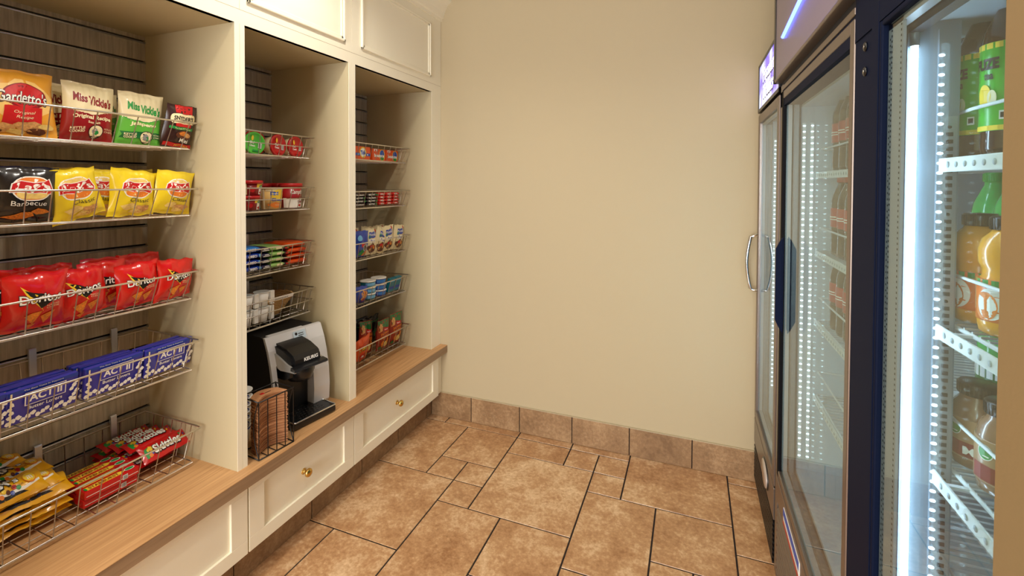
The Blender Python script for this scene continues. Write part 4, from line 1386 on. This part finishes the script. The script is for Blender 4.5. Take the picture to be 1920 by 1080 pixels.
m.tube([(-0.103, 0.0, 0.034), (-0.103, -0.094, 0.034), (-0.098, -0.099, 0.034), (0.093, -0.099, 0.034), (0.098, -0.094, 0.034), (0.098, 0.0, 0.034)], 0.003, P_chrome, 6)
kp('tray_rim', m, to)
m = MB()
m.box(-0.100, 0.095, -0.094, 0.028, 0.0318, 0.0335, mat('tray_plate', (70, 70, 72), 0.18, 0.9))
for i in range(5):
    for j in range(9):
        x = -0.06 + 0.014 * j
        y = -0.075 + 0.018 * i
        m.lathe([(0.004, 0.0336), (0.004, 0.0340)], P_blk, 8, Matrix.Translation((x + (0.007 if i % 2 else 0), y, 0)))
kp('tray_plate', m, to)
m = MB()
m.tube([(-0.03, 0.27, 0.34), (-0.03, 0.285, 0.37), (-0.02, 0.30, 0.40), (0.02, 0.315, 0.42), (0.05, 0.322, 0.40), (0.07, 0.30, 0.36), (0.075, 0.285, 0.33)], 0.006, P_blk, 8)
m.tube([(-0.08, 0.26, 0.35), (-0.09, 0.28, 0.385), (-0.10, 0.29, 0.40), (-0.11, 0.285, 0.36)], 0.004, P_blk, 8)
kp('water_hose', m)

# ------------------------------------------------------------------ sleeve holder
HR = radians(90 - 6)
hx, hy = -1.437, 1.281
hr = empty('sleeve_holder', (hx, hy, ZC), (0, 0, HR))
tag(hr, 'black wire holder full of brown cup sleeves on the bench worktop', 'wire holder')
m = MB()
w2, dp, hh = 0.071, 0.105, 0.212
r = 0.0021
m.tube([(-w2, 0, hh), (w2, 0, hh), (w2, dp, hh), (-w2, dp, hh)], r * 1.2, P_blackw, 6, True)
m.tube([(-w2, 0, 0.003), (w2, 0, 0.003), (w2, dp, 0.003), (-w2, dp, 0.003)], r * 1.2, P_blackw, 6, True)
for x in (-w2, -w2 / 2, 0, w2 / 2, w2):
    m.tube([(x, 0, hh), (x, 0, 0.003), (x, dp, 0.003)], r, P_blackw, 5)
for x in (-w2, w2):
    m.tube([(x, dp, 0.003), (x, dp, hh + (0.0))], r, P_blackw, 5)
    for s_ in (0, 1):
        pts = [(x, (0 if s_ else dp) + (1 if s_ else -1) * 0.030 * sin(pi * t / 10), 0.003 + hh * t / 10) for t in range(11)]
        m.tube(pts, r, P_blackw, 5)
m.build('wire_frame', hr)
kraft = [mat('kraft_%d' % i, c, 0.75, noise=0.12, nscale=120) for i, c in enumerate([(176, 120, 78), (158, 104, 66), (190, 136, 92)])]


def sleeve(mt, top=False):
    mb = MB()
    n = 10
    out = []
    for i in range(n + 1):
        a = -0.5 + i / n
        out.append((0.118 * a, 0.008 - 0.030 * (2 * a) ** 2 + 0.030))
    inn = [(x * 0.92, y + 0.052) for x, y in out]
    mb.prism([(a, b) for a, b in out] + [(a, b) for a, b in inn[::-1]], 2, 0, 0.0027, mt)
    if top:
        decorate(mb, lambda x, z, off: Vector((x, z, 0.0027 + off)), 0.118, 0.08, [P_(rct(-0.3, -0.05, 0.62, 0.8), I_r), P_(rct(0.0, 0.4, 0.64, 0.7), I_br)])
    return mb.mesh('sleeve')


SL = [sleeve(k) for k in kraft]
SLT = sleeve(kraft[2], True)
Rs = random.Random(4)
NS = 58
Mh = Matrix.Translation((hx, hy, ZC)) @ Matrix.Rotation(HR, 4, 'Z')
for i in range(NS):
    me = SLT if i == NS - 1 else SL[i % 3]
    o = bpy.data.objects.new('cup_sleeve', me)
    COL.objects.link(o)
    k = i // 12
    o.matrix_world = Mh @ Matrix.Translation((0.002 * (-1) ** k + Rs.uniform(-0.002, 0.002), 0.010 + 0.003 * (-1) ** k + Rs.uniform(-0.002, 0.002), 0.0058 + 0.00345 * i)) @ Matrix.Rotation(Rs.uniform(-0.02, 0.02), 4, 'Z')
    if i == NS - 1:
        tag(o, 'topmost brown cardboard cup sleeve with a red mark, in the black wire holder', 'cup sleeve', 'cardboard cup sleeves stacked in the wire holder')
    else:
        tag(o, 'brown cardboard cup sleeve below the topmost one in the black wire holder', 'cup sleeve', 'cardboard cup sleeves stacked in the wire holder')
HC = tapered_cup('hot_cup', 0.028, 0.040, 0.10, P_paper, [P_(rct(-0.9, 0.9, 0.55, 0.62), I_b), P_(ell(0.2, 0.78, 0.25, 0.12), I_b), P_(ell(0.2, 0.78, 0.18, 0.08), I_w)], None, rim=0.003)
for i in range(5):
    item('hot_drink_cup', HC, (-1.615, 1.272, ZC + 0.001 + 0.0255 * i), 'white paper hot drink cup behind the sleeve holder' + (', topmost of its stack' if i == 4 else ', nested below the topmost one'), 'paper cup', 'nested white hot drink cups', yaw=-20)

# ------------------------------------------------------------------ fridges
FX = 0.287


def holes_strip(mb, x, y0, y1, z0, z1, m):
    mb.box(x, x + 0.0015, y0, y1, z0, z1, m)


def dotted(mb, x, ys, z0, z1, m, pitch=0.010, r=0.0016):
    z = z0
    vs = []
    fs = []
    while z < z1:
        for y in ys:
            o = len(vs)
            vs += [(x, y - r, z - r), (x, y + r, z - r), (x, y + r, z + r), (x, y - r, z + r)]
            fs.append((o, o + 3, o + 2, o + 1))
        z += pitch
    mb.add(vs, fs, m)


def fridge(nm, label, y0, y1, zt, doors, posts, zin0, zin1, door_z):
    root = empty(nm, (0.60, (y0 + y1) / 2, 0))
    tag(root, label, 'display fridge')
    O = Vector((-0.60, -(y0 + y1) / 2, 0))

    def bd(n_, mb, par=None, lab=None):
        o = mb.build(n_, par or root)
        if par is None:
            o.location = O
        if lab:
            o['label'] = lab
        return o
    c = MB()
    xb0, xb1 = 0.342, 0.92
    t = 0.04
    c.box(xb0, xb1, y0, y0 + t, 0.05, zt, P_navy)
    c.box(xb0, xb1, y1 - t, y1, 0.05, zt, P_navy)
    c.box(xb1 - t, xb1, y0, y1, 0.05, zt, P_navy)
    c.box(xb0, xb1, y0, y1, zin1 + 0.012, zt, P_navy)
    c.box(xb0, xb1, y0, y1, 0.05, zin0 - 0.012, P_navy)
    bd('cabinet_body', c)
    c = MB()
    c.box(xb0, xb1 - t, y0 + t, y0 + t + 0.008, zin0 - 0.01, zin1 + 0.01, P_inner)
    c.box(xb0, xb1 - t, y1 - t - 0.008, y1 - t, zin0 - 0.01, zin1 + 0.01, P_inner)
    c.box(xb1 - t - 0.008, xb1 - t, y0 + t, y1 - t, zin0 - 0.01, zin1 + 0.01, P_inner)
    c.box(xb0, xb1 - t, y0 + t, y1 - t, zin1, zin1 + 0.011, P_inner)
    c.box(xb0, xb1 - t, y0 + t, y1 - t, zin0 - 0.011, zin0, P_inner)
    # louvred air duct under the top
    for i in range(7):
        yy = y0 + t + 0.02
        while yy < y1 - t - 0.06:
            c.box(0.45 + 0.05 * i, 0.465 + 0.05 * i, yy, yy + 0.045, zin1 - 0.0015, zin1 + 0.001, P_gask)
            yy += 0.06
    bd('inner_liner', c)
    c = MB()
    for fy in (y0 + 0.05, y1 - 0.05):
        for fx in (0.38, 0.86):
            c.lathe([(0.02, 0), (0.02, 0.05)], P_blk, 14, Matrix.Translation((fx, fy, 0)))
    bd('levelling_feet', c)
    return root, O, bd


def shelf(bd, y0, y1, z, xf=0.40, lip=None):
    m = MB()
    n = int((y1 - y0) / 0.022)
    for i in range(n + 1):
        y = y0 + (y1 - y0) * i / n
        m.tube([(xf, y, z), (0.85, y, z)], 0.0024, P_shelf, 5)
    for x in (xf, 0.55, 0.70, 0.85):
        m.tube([(x, y0, z - 0.004), (x, y1, z - 0.004)], 0.0035, P_shelf, 6)
    ya, yb = lip or (y0, y1)
    xl = xf - 0.012 if lip is None else 0.366
    m.box(xl, xl + 0.004, ya, yb, z - 0.018, z + 0.004, P_shelf, 0.0012)
    if lip:
        for y in (ya + 0.03, yb - 0.03):
            m.box(xl, xf, y - 0.004, y + 0.004, z - 0.006, z - 0.002, P_shelf)
    yy = ya + 0.012
    while yy < yb - 0.01:
        m.lathe([(0.0045, -0.0006), (0.0045, 0.0006)], P_lines, 10, Matrix.Translation((xl, yy, z - 0.007)) @ Matrix.Rotation(pi / 2, 4, 'Y'))
        yy += 0.024
    # guard wire across the fronts of the bottles
    m.tube([(0.85, ya + 0.004, z), (0.85, ya + 0.004, z + 0.07), (xf + 0.006, ya + 0.004, z + 0.078), (xf, ya + 0.012, z + 0.08), (xf, yb - 0.012, z + 0.08), (xf + 0.006, yb + (0.085 if lip else -0.004), z + 0.078), (0.85, yb + (0.085 if lip else -0.004), z + 0.07)], 0.0028, P_shelf, 6)
    return bd('shelf', m)


# --- narrow fridge against the back wall
r1, O1, bd1 = fridge('display_fridge', 'narrow single door display fridge standing against the beige back wall', 1.925, 2.508, 2.012, 1, [], 0.38, 1.74, (0.35, 1.775))


def door(bd, ya, yb, z0, z1, frame, fw, far=None):
    f = MB()
    x0, x1 = FX, FX + 0.036
    f.box(x0, x1, ya, ya + fw, z0, z1, frame, 0.003)
    f.box(x0, x1, yb - fw, yb, z0, z1, far or frame, 0.003)
    f.box(x0, x1, ya + fw, yb - fw, z0, z0 + fw, frame, 0.003)
    f.box(x0, x1, ya + fw, yb - fw, z1 - fw, z1, frame, 0.003)
    d = bd('door', f)
    g_ = MB()
    iy0, iy1, iz0, iz1 = ya + fw - 0.004, yb - fw + 0.004, z0 + fw - 0.004, z1 - fw + 0.004
    g_.box(x0 + 0.008, x0 + 0.0085, iy0, iy1, iz0, iz1, P_gl)
    bd('glass', g_, d)
    g_ = MB()
    g_.box(x0 + 0.028, x0 + 0.0285, iy0, iy1, iz0, iz1, P_gl)
    bd('glass', g_, d)
    s = MB()
    k = 0.014
    for (a, b, c_, e) in ((iy0, iy0 + k, iz0, iz1), (iy1 - k, iy1, iz0, iz1), (iy0, iy1, iz0, iz0 + k), (iy0, iy1, iz1 - k, iz1)):
        s.box(x0 + 0.010, x0 + 0.026, a, b, c_, e, P_spacer)
    dotted(s, x0 + 0.0098, [iy1 - 0.003, iy1 - 0.011], iz0 + 0.02, iz1 - 0.02, P_dark)
    sp = bd('glass_spacer', s, d)
    gk = MB()
    gk.box(x1, x1 + 0.018, ya + 0.008, ya + 0.026, z0 + 0.008, z1 - 0.008, P_gask)
    if fw > 0.012:
        gk.box(x1, x1 + 0.018, yb - 0.026, yb - 0.008, z0 + 0.008, z1 - 0.008, P_gask)
    gk.box(x1, x1 + 0.018, ya + 0.008, yb - 0.008, z0 + 0.008, z0 + 0.026, P_gask)
    gk.box(x1, x1 + 0.018, ya + 0.008, yb - 0.008, z1 - 0.026, z1 - 0.008, P_gask)
    bd('gasket', gk, d)
    return d


d1 = door(bd1, 1.930, 2.500, 0.335, 1.775, P_bronze, 0.040)
h = MB()
pts = [(FX, 2.468, 0.945), (FX - 0.022, 2.468, 0.950)] + [(FX - 0.030 - 0.016 * sin(pi * i / 10), 2.468, 0.955 + 0.245 * i / 10) for i in range(11)] + [(FX - 0.022, 2.468, 1.205), (FX, 2.468, 1.210)]
h.tube(pts, 0.0075, P_chrome, 10)
bd1('handle', h, d1, 'curved chrome door handle')
# lower grille with oval badge
m = MB()
m.box(FX + 0.012, FX + 0.02, 1.930, 2.500, 0.03, 0.328, P_bronze)
for i in range(9):
    z = 0.045 + 0.018 * i
    m.box(FX, FX + 0.014, 1.935, 2.495, z, z + 0.008, P_blk)
m.box(FX, FX + 0.016, 1.930, 2.500, 0.21, 0.328, P_bronze, 0.002)
gr1 = bd1('lower_grille', m)
m = MB()
M = Matrix.Translation((FX - 0.001, 2.13, 0.268)) @ Matrix.Rotation(pi / 2, 4, 'Y') @ Matrix.Scale(1.6, 4, (0, 1, 0))
m.lathe([(0.052, -0.002), (0.052, 0.004)], P_blk, 36, M)
m.lathe([(0.046, -0.0045), (0.046, 0.0)], mat('badge', (206, 196, 190), 0.3, 0.5), 36, M)
bd1('oval_badge', m, gr1, 'pale oval badge with a dark border')
# lit sign

SG = bpy.data.materials.new('lit_sign')
SG.use_nodes = True
nt = SG.node_tree
b_ = nt.nodes['Principled BSDF']
tc = nt.nodes.new('ShaderNodeTexCoord')
nz = nt.nodes.new('ShaderNodeTexNoise')
nz.inputs['Scale'].default_value = 9
nz.inputs['Detail'].default_value = 3
rp = nt.nodes.new('ShaderNodeValToRGB')
rp.color_ramp.elements[0].position = 0.38
rp.color_ramp.elements[0].color = lin((120, 100, 220))
rp.color_ramp.elements[1].position = 0.58
rp.color_ramp.elements[1].color = lin((215, 225, 255))
nt.links.new(tc.outputs['Object'], nz.inputs['Vector'])
nt.links.new(nz.outputs['Fac'], rp.inputs['Fac'])
nt.links.new(rp.outputs['Color'], b_.inputs['Base Color'])
nt.links.new(rp.outputs['Color'], b_.inputs['Emission Color'])
b_.inputs['Emission Strength'].default_value = 1.1
b_.inputs['Roughness'].default_value = 0.25
m = MB()
m.box(FX + 0.004, FX + 0.06, 1.925, 2.508, 1.788, 2.012, P_blk)
for (a, b, c_, e) in ((1.925, 1.94, 1.788, 2.012), (2.49, 2.508, 1.788, 2.012), (1.925, 2.508, 1.788, 1.803), (1.925, 2.508, 1.998, 2.012)):
    m.box(FX - 0.002, FX + 0.006, a, b, c_, e, P_blk, 0.001)
sg = bd1('sign_box', m)
m = MB()
m.box(FX + 0.001, FX + 0.0045, 1.94, 2.49, 1.803, 1.998, SG)
I_glow = mat('sign_white', (255, 252, 255), 0.4, emit=1.6)
I_ln = mat('sign_line', (60, 30, 80), 0.4)
decorate(m, lambda x, z, off: Vector((FX + 0.001 - off, 2.215 - x, 1.803 + z)), 0.55, 0.195, [
    T_('Frozen', 0, 0.68, 1.2, I_ln, bold=0.05, shear=0.2, h=0.36), T_('Frozen', 0, 0.69, 1.16, I_glow, bold=0.03, shear=0.2, h=0.31), T_('Treats', 0, 0.29, 1.1, I_ln, bold=0.05, shear=0.2, h=0.36), T_('Treats', 0, 0.30, 1.06, I_glow, bold=0.03, shear=0.2, h=0.31)])
bd1('sign_face', m, sg, 'backlit violet and white sign face')
for z in (0.62, 0.90, 1.18, 1.46):
    shelf(bd1, 1.985, 2.45, z)
def reflected_dots(bd, x, y, z0, z1, par=None):  # glowing dot column imitating LED rows reflected in the door glass
    a = MB()
    a.box(x - 0.005, x + 0.005, y, y + 0.004, z0, z1, P_white)
    so = bd('led_or_reflected_strip', a, par)
    a = MB()
    z = z0 + 0.01
    while z < z1 - 0.008:
        a.lathe([(0.0005, -0.002), (0.0035, -0.0011), (0.0042, 0), (0.0035, 0.0011), (0.0005, 0.002)], P_leddot, 6, Matrix.Translation((x, y - 0.0003, z)))
        z += 0.02
    bd('led_or_reflected_dots', a, so)


reflected_dots(bd1, 0.352, 2.452, 0.50, 1.66)
m = MB()
m.tube([(0.352, 1.99, 0.42), (0.352, 1.99, 1.70)], 0.006, P_led, 8)
bd1('led_tube', m)

# --- wide fridge
r2, O2, bd2 = fridge('display_fridge', 'wide tall display fridge of two doors, nearest the camera, full of bottled drinks', 0.42, 1.905, 2.20, 2, [], 0.46, 1.715, (0.42, 1.775))
d2 = door(bd2, 1.085, 1.868, 0.42, 1.772, P_bronze, 0.026, P_edge)
h = MB()
h.prism([(FX - 0.008, 0.955), (FX + 0.001, 0.942), (FX + 0.001, 1.272), (FX - 0.008, 1.26), (FX - 0.022, 1.23), (FX - 0.022, 0.985)], 1, 1.800, 1.808, P_navy)
h.box(FX - 0.003, FX + 0.001, 1.795, 1.825, 0.95, 1.265, P_navy, 0.001)
bd2('handle', h, d2, 'dark flat door pull with clipped corners')
# central post, sign header, base
m = MB()
m.box(FX + 0.002, FX + 0.036, 0.952, 1.083, 0.42, 1.775, P_navy, 0.002)
m.box(FX - 0.001, FX + 0.004, 0.952, 0.985, 0.42, 1.775, P_navy, 0.001)
mu = bd2('centre_post', m)
m = MB()
for z in (1.70, 1.655):
    for k in range(1):
        M = Matrix.Translation((FX - 0.0005 + 0.002, 1.022, z)) @ Matrix.Rotation(-pi / 2, 4, 'Y')
        m.lathe([(0.0085, 0), (0.0085, 0.0015), (0.006, 0.003), (0.002, 0.0032)], P_blk, 14, M)
        m.lathe([(0.0032, 0.003), (0.0032, 0.0036)], P_chrome, 6, M)
bd2('hinge_screw', m, mu)
m = MB()
m.box(0.3235, 0.395, 0.9535, 1.082, 0.46, 1.715, P_post)
m.box(0.3705, 0.392, 0.951, 0.954, 0.47, 1.56, P_spacer)
z = 0.475
while z < 1.55:
    if int(round((z - 0.475) / 0.0117)) % 12 != 7:
        m.box(0.3775, 0.3865, 0.9503, 0.9512, z, z + 0.0062, P_dark)
    else:
        m.lathe([(0.0026, 0), (0.0026, 0.0009)], P_dark, 10, Matrix.Translation((0.382, 0.9512, z + 0.003)) @ Matrix.Rotation(pi / 2, 4, 'X'))
    z += 0.0117
bd2('shelf_pilaster', m, mu)
m = MB()
m.box(0.3655, 0.3715, 0.9475, 0.9535, 0.47, 1.70, P_post)
bs = bd2('led_or_reflected_strip', m, mu)
m = MB()
z = 0.48
while z < 1.66:
    m.lathe([(0.0005, -0.0022), (0.0022, -0.0014), (0.0027, 0), (0.0022, 0.0014), (0.0005, 0.0022)], P_leddot, 10, Matrix.Translation((0.3685, 0.9465, z)) @ Matrix.Scale(1.5, 4, (1, 0, 0)))
    z += 0.0157
bd2('led_or_reflected_dots', m, bs)
m = MB()
m.tube([(0.3325, 0.9445, 0.44), (0.3325, 0.9445, 1.675)], 0.0048, P_led, 12)
m.tube([(0.3325, 0.9445, 1.675), (0.3325, 0.9445, 1.70)], 0.006, P_spacer, 12)
bd2('led_tube', m, mu)
reflected_dots(bd2, 0.352, 1.850, 0.50, 1.66)
reflected_dots(bd2, 0.376, 1.850, 0.50, 1.66)
m = MB()
m.tube([(0.352, 1.095, 0.48), (0.352, 1.095, 1.70)], 0.005, P_led, 8)
bd2('led_tube', m, mu)
d3 = door(bd2, 0.424, 0.951, 0.42, 1.722, P_navy, 0.010)
s = MB()
s.box(FX + 0.010, FX + 0.014, 0.884, 0.932, 0.43, 1.71, mat('frit', (128, 136, 140), 0.35))
dotted(s, FX + 0.0095, [0.926, 0.890], 0.44, 1.70, P_dark, 0.0085, 0.0017)
bd2('glass_spacer', s, d3, 'grey dotted spacer strip between the panes')

m = MB()
LIL = mat('lilac_panel', (128, 116, 140), 0.35, coat=0.2)
m.box(FX - 0.016, FX + 0.056, 0.42, 1.905, 1.818, 2.30, P_navy)
m.box(FX - 0.020, FX + 0.05, 0.42, 1.925, 1.812, 1.822, P_bronze, 0.002)
m.box(FX - 0.020, FX - 0.012, 1.895, 1.925, 1.812, 2.30, P_blk, 0.002)
m.box(FX + 0.006, FX + 0.056, 0.42, 1.905, 1.775, 1.812, P_gask)
m.box(FX - 0.001, FX + 0.008, 1.080, 1.870, 1.777, 1.792, P_bronze, 0.002)
m.box(FX + 0.002, FX + 0.055, 0.42, 1.905, 1.722, 1.776, P_navy)
m.box(FX - 0.0005, FX + 0.004, 0.42, 1.075, 1.722, 1.811, P_navy)
sg2 = bd2('sign_box', m)
m = MB()
m.box(FX - 0.0175, FX - 0.0155, 0.43, 1.893, 1.824, 2.29, LIL)
bd2('sign_face', m, sg2, 'glossy lilac sign panel')
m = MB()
m.tube([(FX - 0.020, 0.75, 2.02), (FX - 0.020, 1.74, 1.93)], 0.006, mat('blue_streak_glow', (70, 90, 255), 0.3, emit=10), 8)  # glowing rod added to imitate blue light reflected on the panel
bd2('reflected_streak', m, sg2, 'blue reflected light streak on the sign, added as a glowing rod')
m = MB()
m.box(FX + 0.012, FX + 0.03, 0.42, 1.905, 0.05, 0.41, P_blk)
m.box(FX, FX + 0.02, 0.42, 1.868, 0.33, 0.412, P_bronze, 0.002)
for i in range(9):
    z = 0.075 + 0.027 * i
    m.prism([(FX, z), (FX + 0.014, z + 0.016), (FX + 0.014, z + 0.019), (FX, z + 0.007)], 1, 0.43, 1.86, P_bronze)
m.box(FX + 0.002, FX + 0.02, 1.868, 1.905, 0.05, 1.80, P_bronze, 0.002)
gr2 = bd2('lower_grille', m)
m = MB()
m.box(FX - 0.002, FX + 0.001, 1.48, 1.72, 0.345, 0.395, F_white)
decorate(m, lambda x, z, off: Vector((FX - 0.002 - off, 1.60 - x, 0.345 + z)), 0.24, 0.05, [P_(rct(-1, 1, 0.5, 1.0), I_b), P_(rct(-1, 1, 0.0, 0.2), I_r)])
bd2('sticker', m, gr2, 'small blue white and red sticker')
SHZ = [1.488, 1.222, 0.985, 0.73]
for z in SHZ:
    shelf(bd2, 0.470, 1.055, z, 0.402, (0.470, 0.944))
    shelf(bd2, 1.10, 1.855, z, 0.402)

# --- bottles
G_clear = glass('bottle_plastic', (222, 230, 228), 0.8)
L_tea = mat('liquid_tea', (58, 26, 16), 0.12, coat=0.8)
L_cola = mat('liquid_cola', (30, 12, 10), 0.12, coat=0.8)
L_oj = mat('liquid_juice', (240, 164, 50), 0.2, coat=0.6)
L_cof = mat('liquid_coffee', (150, 108, 78), 0.2, coat=0.8)
L_gre = mat('liquid_green', (60, 190, 90), 0.15, coat=0.6)


def bottle(nm, label, loc, prof, liq, cap_m, cap_r, cap_z, cap_h, lab_items, lab_m, lr, lz0, lz1, yaw=0, group=None, proto=None, neck=None):
    if proto is not None:
        c = copy_tree(proto)
        c.location = loc
        c.rotation_euler = (0, 0, radians(yaw))
        c['label'] = label
        return c
    root = empty(nm, loc, (0, 0, radians(yaw)))
    tag(root, label, 'bottle', group)
    m = MB()
    m.lathe(prof, liq, 32)
    m.build('body', root)
    if neck:
        MB().lathe(neck, G_clear, 28).build('clear_neck', root)
    m = MB()
    n = 30
    pr = [(cap_r, cap_z), (cap_r, cap_z + cap_h * 0.85), (cap_r * 0.9, cap_z + cap_h), (0.001, cap_z + cap_h)]
    m.lathe(pr, cap_m, n)
    for i in range(n):
        a = 2 * pi * i / n
        m.box(-0.0006, 0.0006, -0.0006, 0.0006, cap_z + 0.001, cap_z + cap_h * 0.85, cap_m, 0, Matrix.Rotation(a, 4, 'Z') @ Matrix.Translation((cap_r, 0, 0)))
    m.build('cap', root)
    if lab_m:
        m = MB()
        m.lathe([(lr, lz0), (lr + 0.0004, lz0 + 0.001), (lr + 0.0004, lz1 - 0.001), (lr, lz1)], lab_m, 36)

        def fn(x, z, off):
            r_ = lr + off + 0.0003
            a = x / lr
            return Vector((-r_ * cos(a), -r_ * sin(a), lz0 + z))
        decorate(m, lambda x, z, off: fn(x, z, off), 2 * lr * 1.5, lz1 - lz0, lab_items)
        m.build('paper_label', root)
    return root


BP = [(0.024, 0), (0.029, 0.004), (0.031, 0.015), (0.030, 0.06), (0.0305, 0.14), (0.031, 0.17), (0.028, 0.19), (0.019, 0.212), (0.0135, 0.225), (0.0135, 0.232)]
F_lime = film('lime', (64, 180, 44), 0.3)
tea = bottle('tea_bottle', 'lemon tea bottle with green label, top shelf, second from the wall edge', (0.442, 1.000, 1.4915), BP, L_tea, P_blk, 0.0165, 0.229, 0.018,
             [P_(rct(-1, 1, 0.93, 0.995), I_y), P_(rct(-1, 1, 0.005, 0.06), I_y), T_('FUZE', -0.1, 0.76, 0.72, I_k, bold=0.06, h=0.13), T_('tea', 0.0, 0.62, 0.26, I_k, bold=0.03, h=0.08), P_(ell(-0.12, 0.40, 0.20, 0.13), I_y), P_(ell(0.1, 0.37, 0.12, 0.09), I_cr), P_(rct(0.28, 0.46, 0.12, 0.22), I_w), P_(rct(0.31, 0.43, 0.14, 0.20), I_k)], F_lime, 0.0318, 0.040, 0.172, yaw=14)
bottle('tea_bottle', 'lemon tea bottle with green label, top shelf, cut by the wall edge', (0.442, 0.928, 1.4915), None, None, None, 0, 0, 0, None, None, 0, 0, 0, yaw=24, proto=tea)
bottle('tea_bottle', 'lemon tea bottle with green label behind the front pair', (0.515, 0.985, 1.4915), None, None, None, 0, 0, 0, None, None, 0, 0, 0, yaw=20, proto=tea)
grn = bottle('soda_bottle', 'green soda bottle on the top shelf behind the tea bottles', (0.585, 1.150, 1.4915), BP, L_gre, mat('cap_green', (20, 170, 70), 0.35), 0.0155, 0.231, 0.017, [P_(rct(-1, 1, 0.3, 0.7), I_w)], F_dgreen, 0.0318, 0.09, 0.15, yaw=20)
for y, z, l in [(1.08, 1.2255, 'green soda bottle on the second shelf behind the juice'), (1.15, 1.2255, 'green soda bottle on the second shelf, further back'), (1.12, 0.9885, 'green soda bottle on the third shelf behind the coffee drinks')]:
    bottle('', l, (0.53, y, z), None, None, None, 0, 0, 0, None, None, 0, 0, 0, proto=grn)
JP = [(0.028, 0), (0.034, 0.005), (0.036, 0.02), (0.034, 0.035), (0.0345, 0.082), (0.031, 0.090), (0.031, 0.100), (0.036, 0.110), (0.0365, 0.130), (0.032, 0.146), (0.022, 0.157), (0.020, 0.162)]
jui = bottle('juice_bottle', 'orange juice bottle with black cap on the second shelf', (0.440, 0.990, 1.2255), [(r_ * 0.95, z_ * 0.98) for r_, z_ in JP], L_oj, P_blk, 0.022, 0.158, 0.020,
             [P_(rct(-1, 1, 0.84, 0.99), I_g), P_(ell(-0.1, 0.42, 0.34, 0.38), I_w), P_(ell(-0.22, 0.36, 0.30, 0.34), I_o), P_(rct(0.35, 0.9, 0.1, 0.8), I_cr), P_(rct(0.42, 0.8, 0.3, 0.34), I_k), P_(rct(0.42, 0.8, 0.5, 0.54), I_k)], film('juice_label', (236, 120, 40), 0.35), 0.0345, 0.022, 0.084, yaw=30)
bottle('juice_bottle', 'orange juice bottle cut by the wall edge on the second shelf', (0.440, 0.912, 1.2255), None, None, None, 0, 0, 0, None, None, 0, 0, 0, yaw=40, proto=jui)
# dark brand patch on the juice shoulders
CP = [(0.025, 0), (0.032, 0.004), (0.034, 0.02), (0.034, 0.085), (0.030, 0.102), (0.0225, 0.112), (0.0225, 0.128)]
cof = bottle('coffee_bottle', 'glass coffee drink bottle with a round green emblem on the third shelf', (0.440, 0.985, 0.9885), CP, L_cof, P_blk, 0.0255, 0.118, 0.020,
             [P_(ell(-0.15, 0.72, 0.20, 0.18), I_w), P_(ell(-0.15, 0.72, 0.18, 0.16), I_g), P_(rct(-0.5, 0.5, 0.05, 0.42), I_dr), P_(rct(0.1, 0.4, 0.12, 0.32), I_w)], film('coffee_label', (176, 136, 98), 0.35), 0.0347, 0.018, 0.082, yaw=30)
bottle('coffee_bottle', 'glass coffee drink bottle cut by the wall edge on the third shelf', (0.440, 0.908, 0.9885), None, None, None, 0, 0, 0, None, None, 0, 0, 0, yaw=38, proto=cof)
bottle('coffee_bottle', 'glass coffee drink bottle in the second row of the third shelf', (0.515, 0.975, 0.9885), None, None, None, 0, 0, 0, None, None, 0, 0, 0, yaw=20, proto=cof)
col_ = bottle('cola_bottle', 'cola bottle with red cap, top shelf, at the far side of the wide fridge', (0.440, 1.745, 1.4915), BP, L_cola, C_red, 0.0155, 0.231, 0.017, [P_(rct(-0.4, 0.3, 0.5, 0.56), I_w), P_(rct(-0.3, 0.4, 0.38, 0.43), I_w)], F_red, 0.0318, 0.09, 0.15, yaw=20)
SHN = ['top', 'second', 'third', 'fourth']
for i, z in enumerate(SHZ[:3]):
    for j, y in enumerate((1.745, 1.672, 1.600, 1.528)):
        if i == 0 and j == 0:
            continue
        bottle('', 'red capped cola bottle on the %s shelf, %s from the far side' % (SHN[i], ['first', 'second', 'third', 'fourth'][j]), (0.440, y, z + 0.0035), None, None, None, 0, 0, 0, None, None, 0, 0, 0, yaw=20, proto=col_)
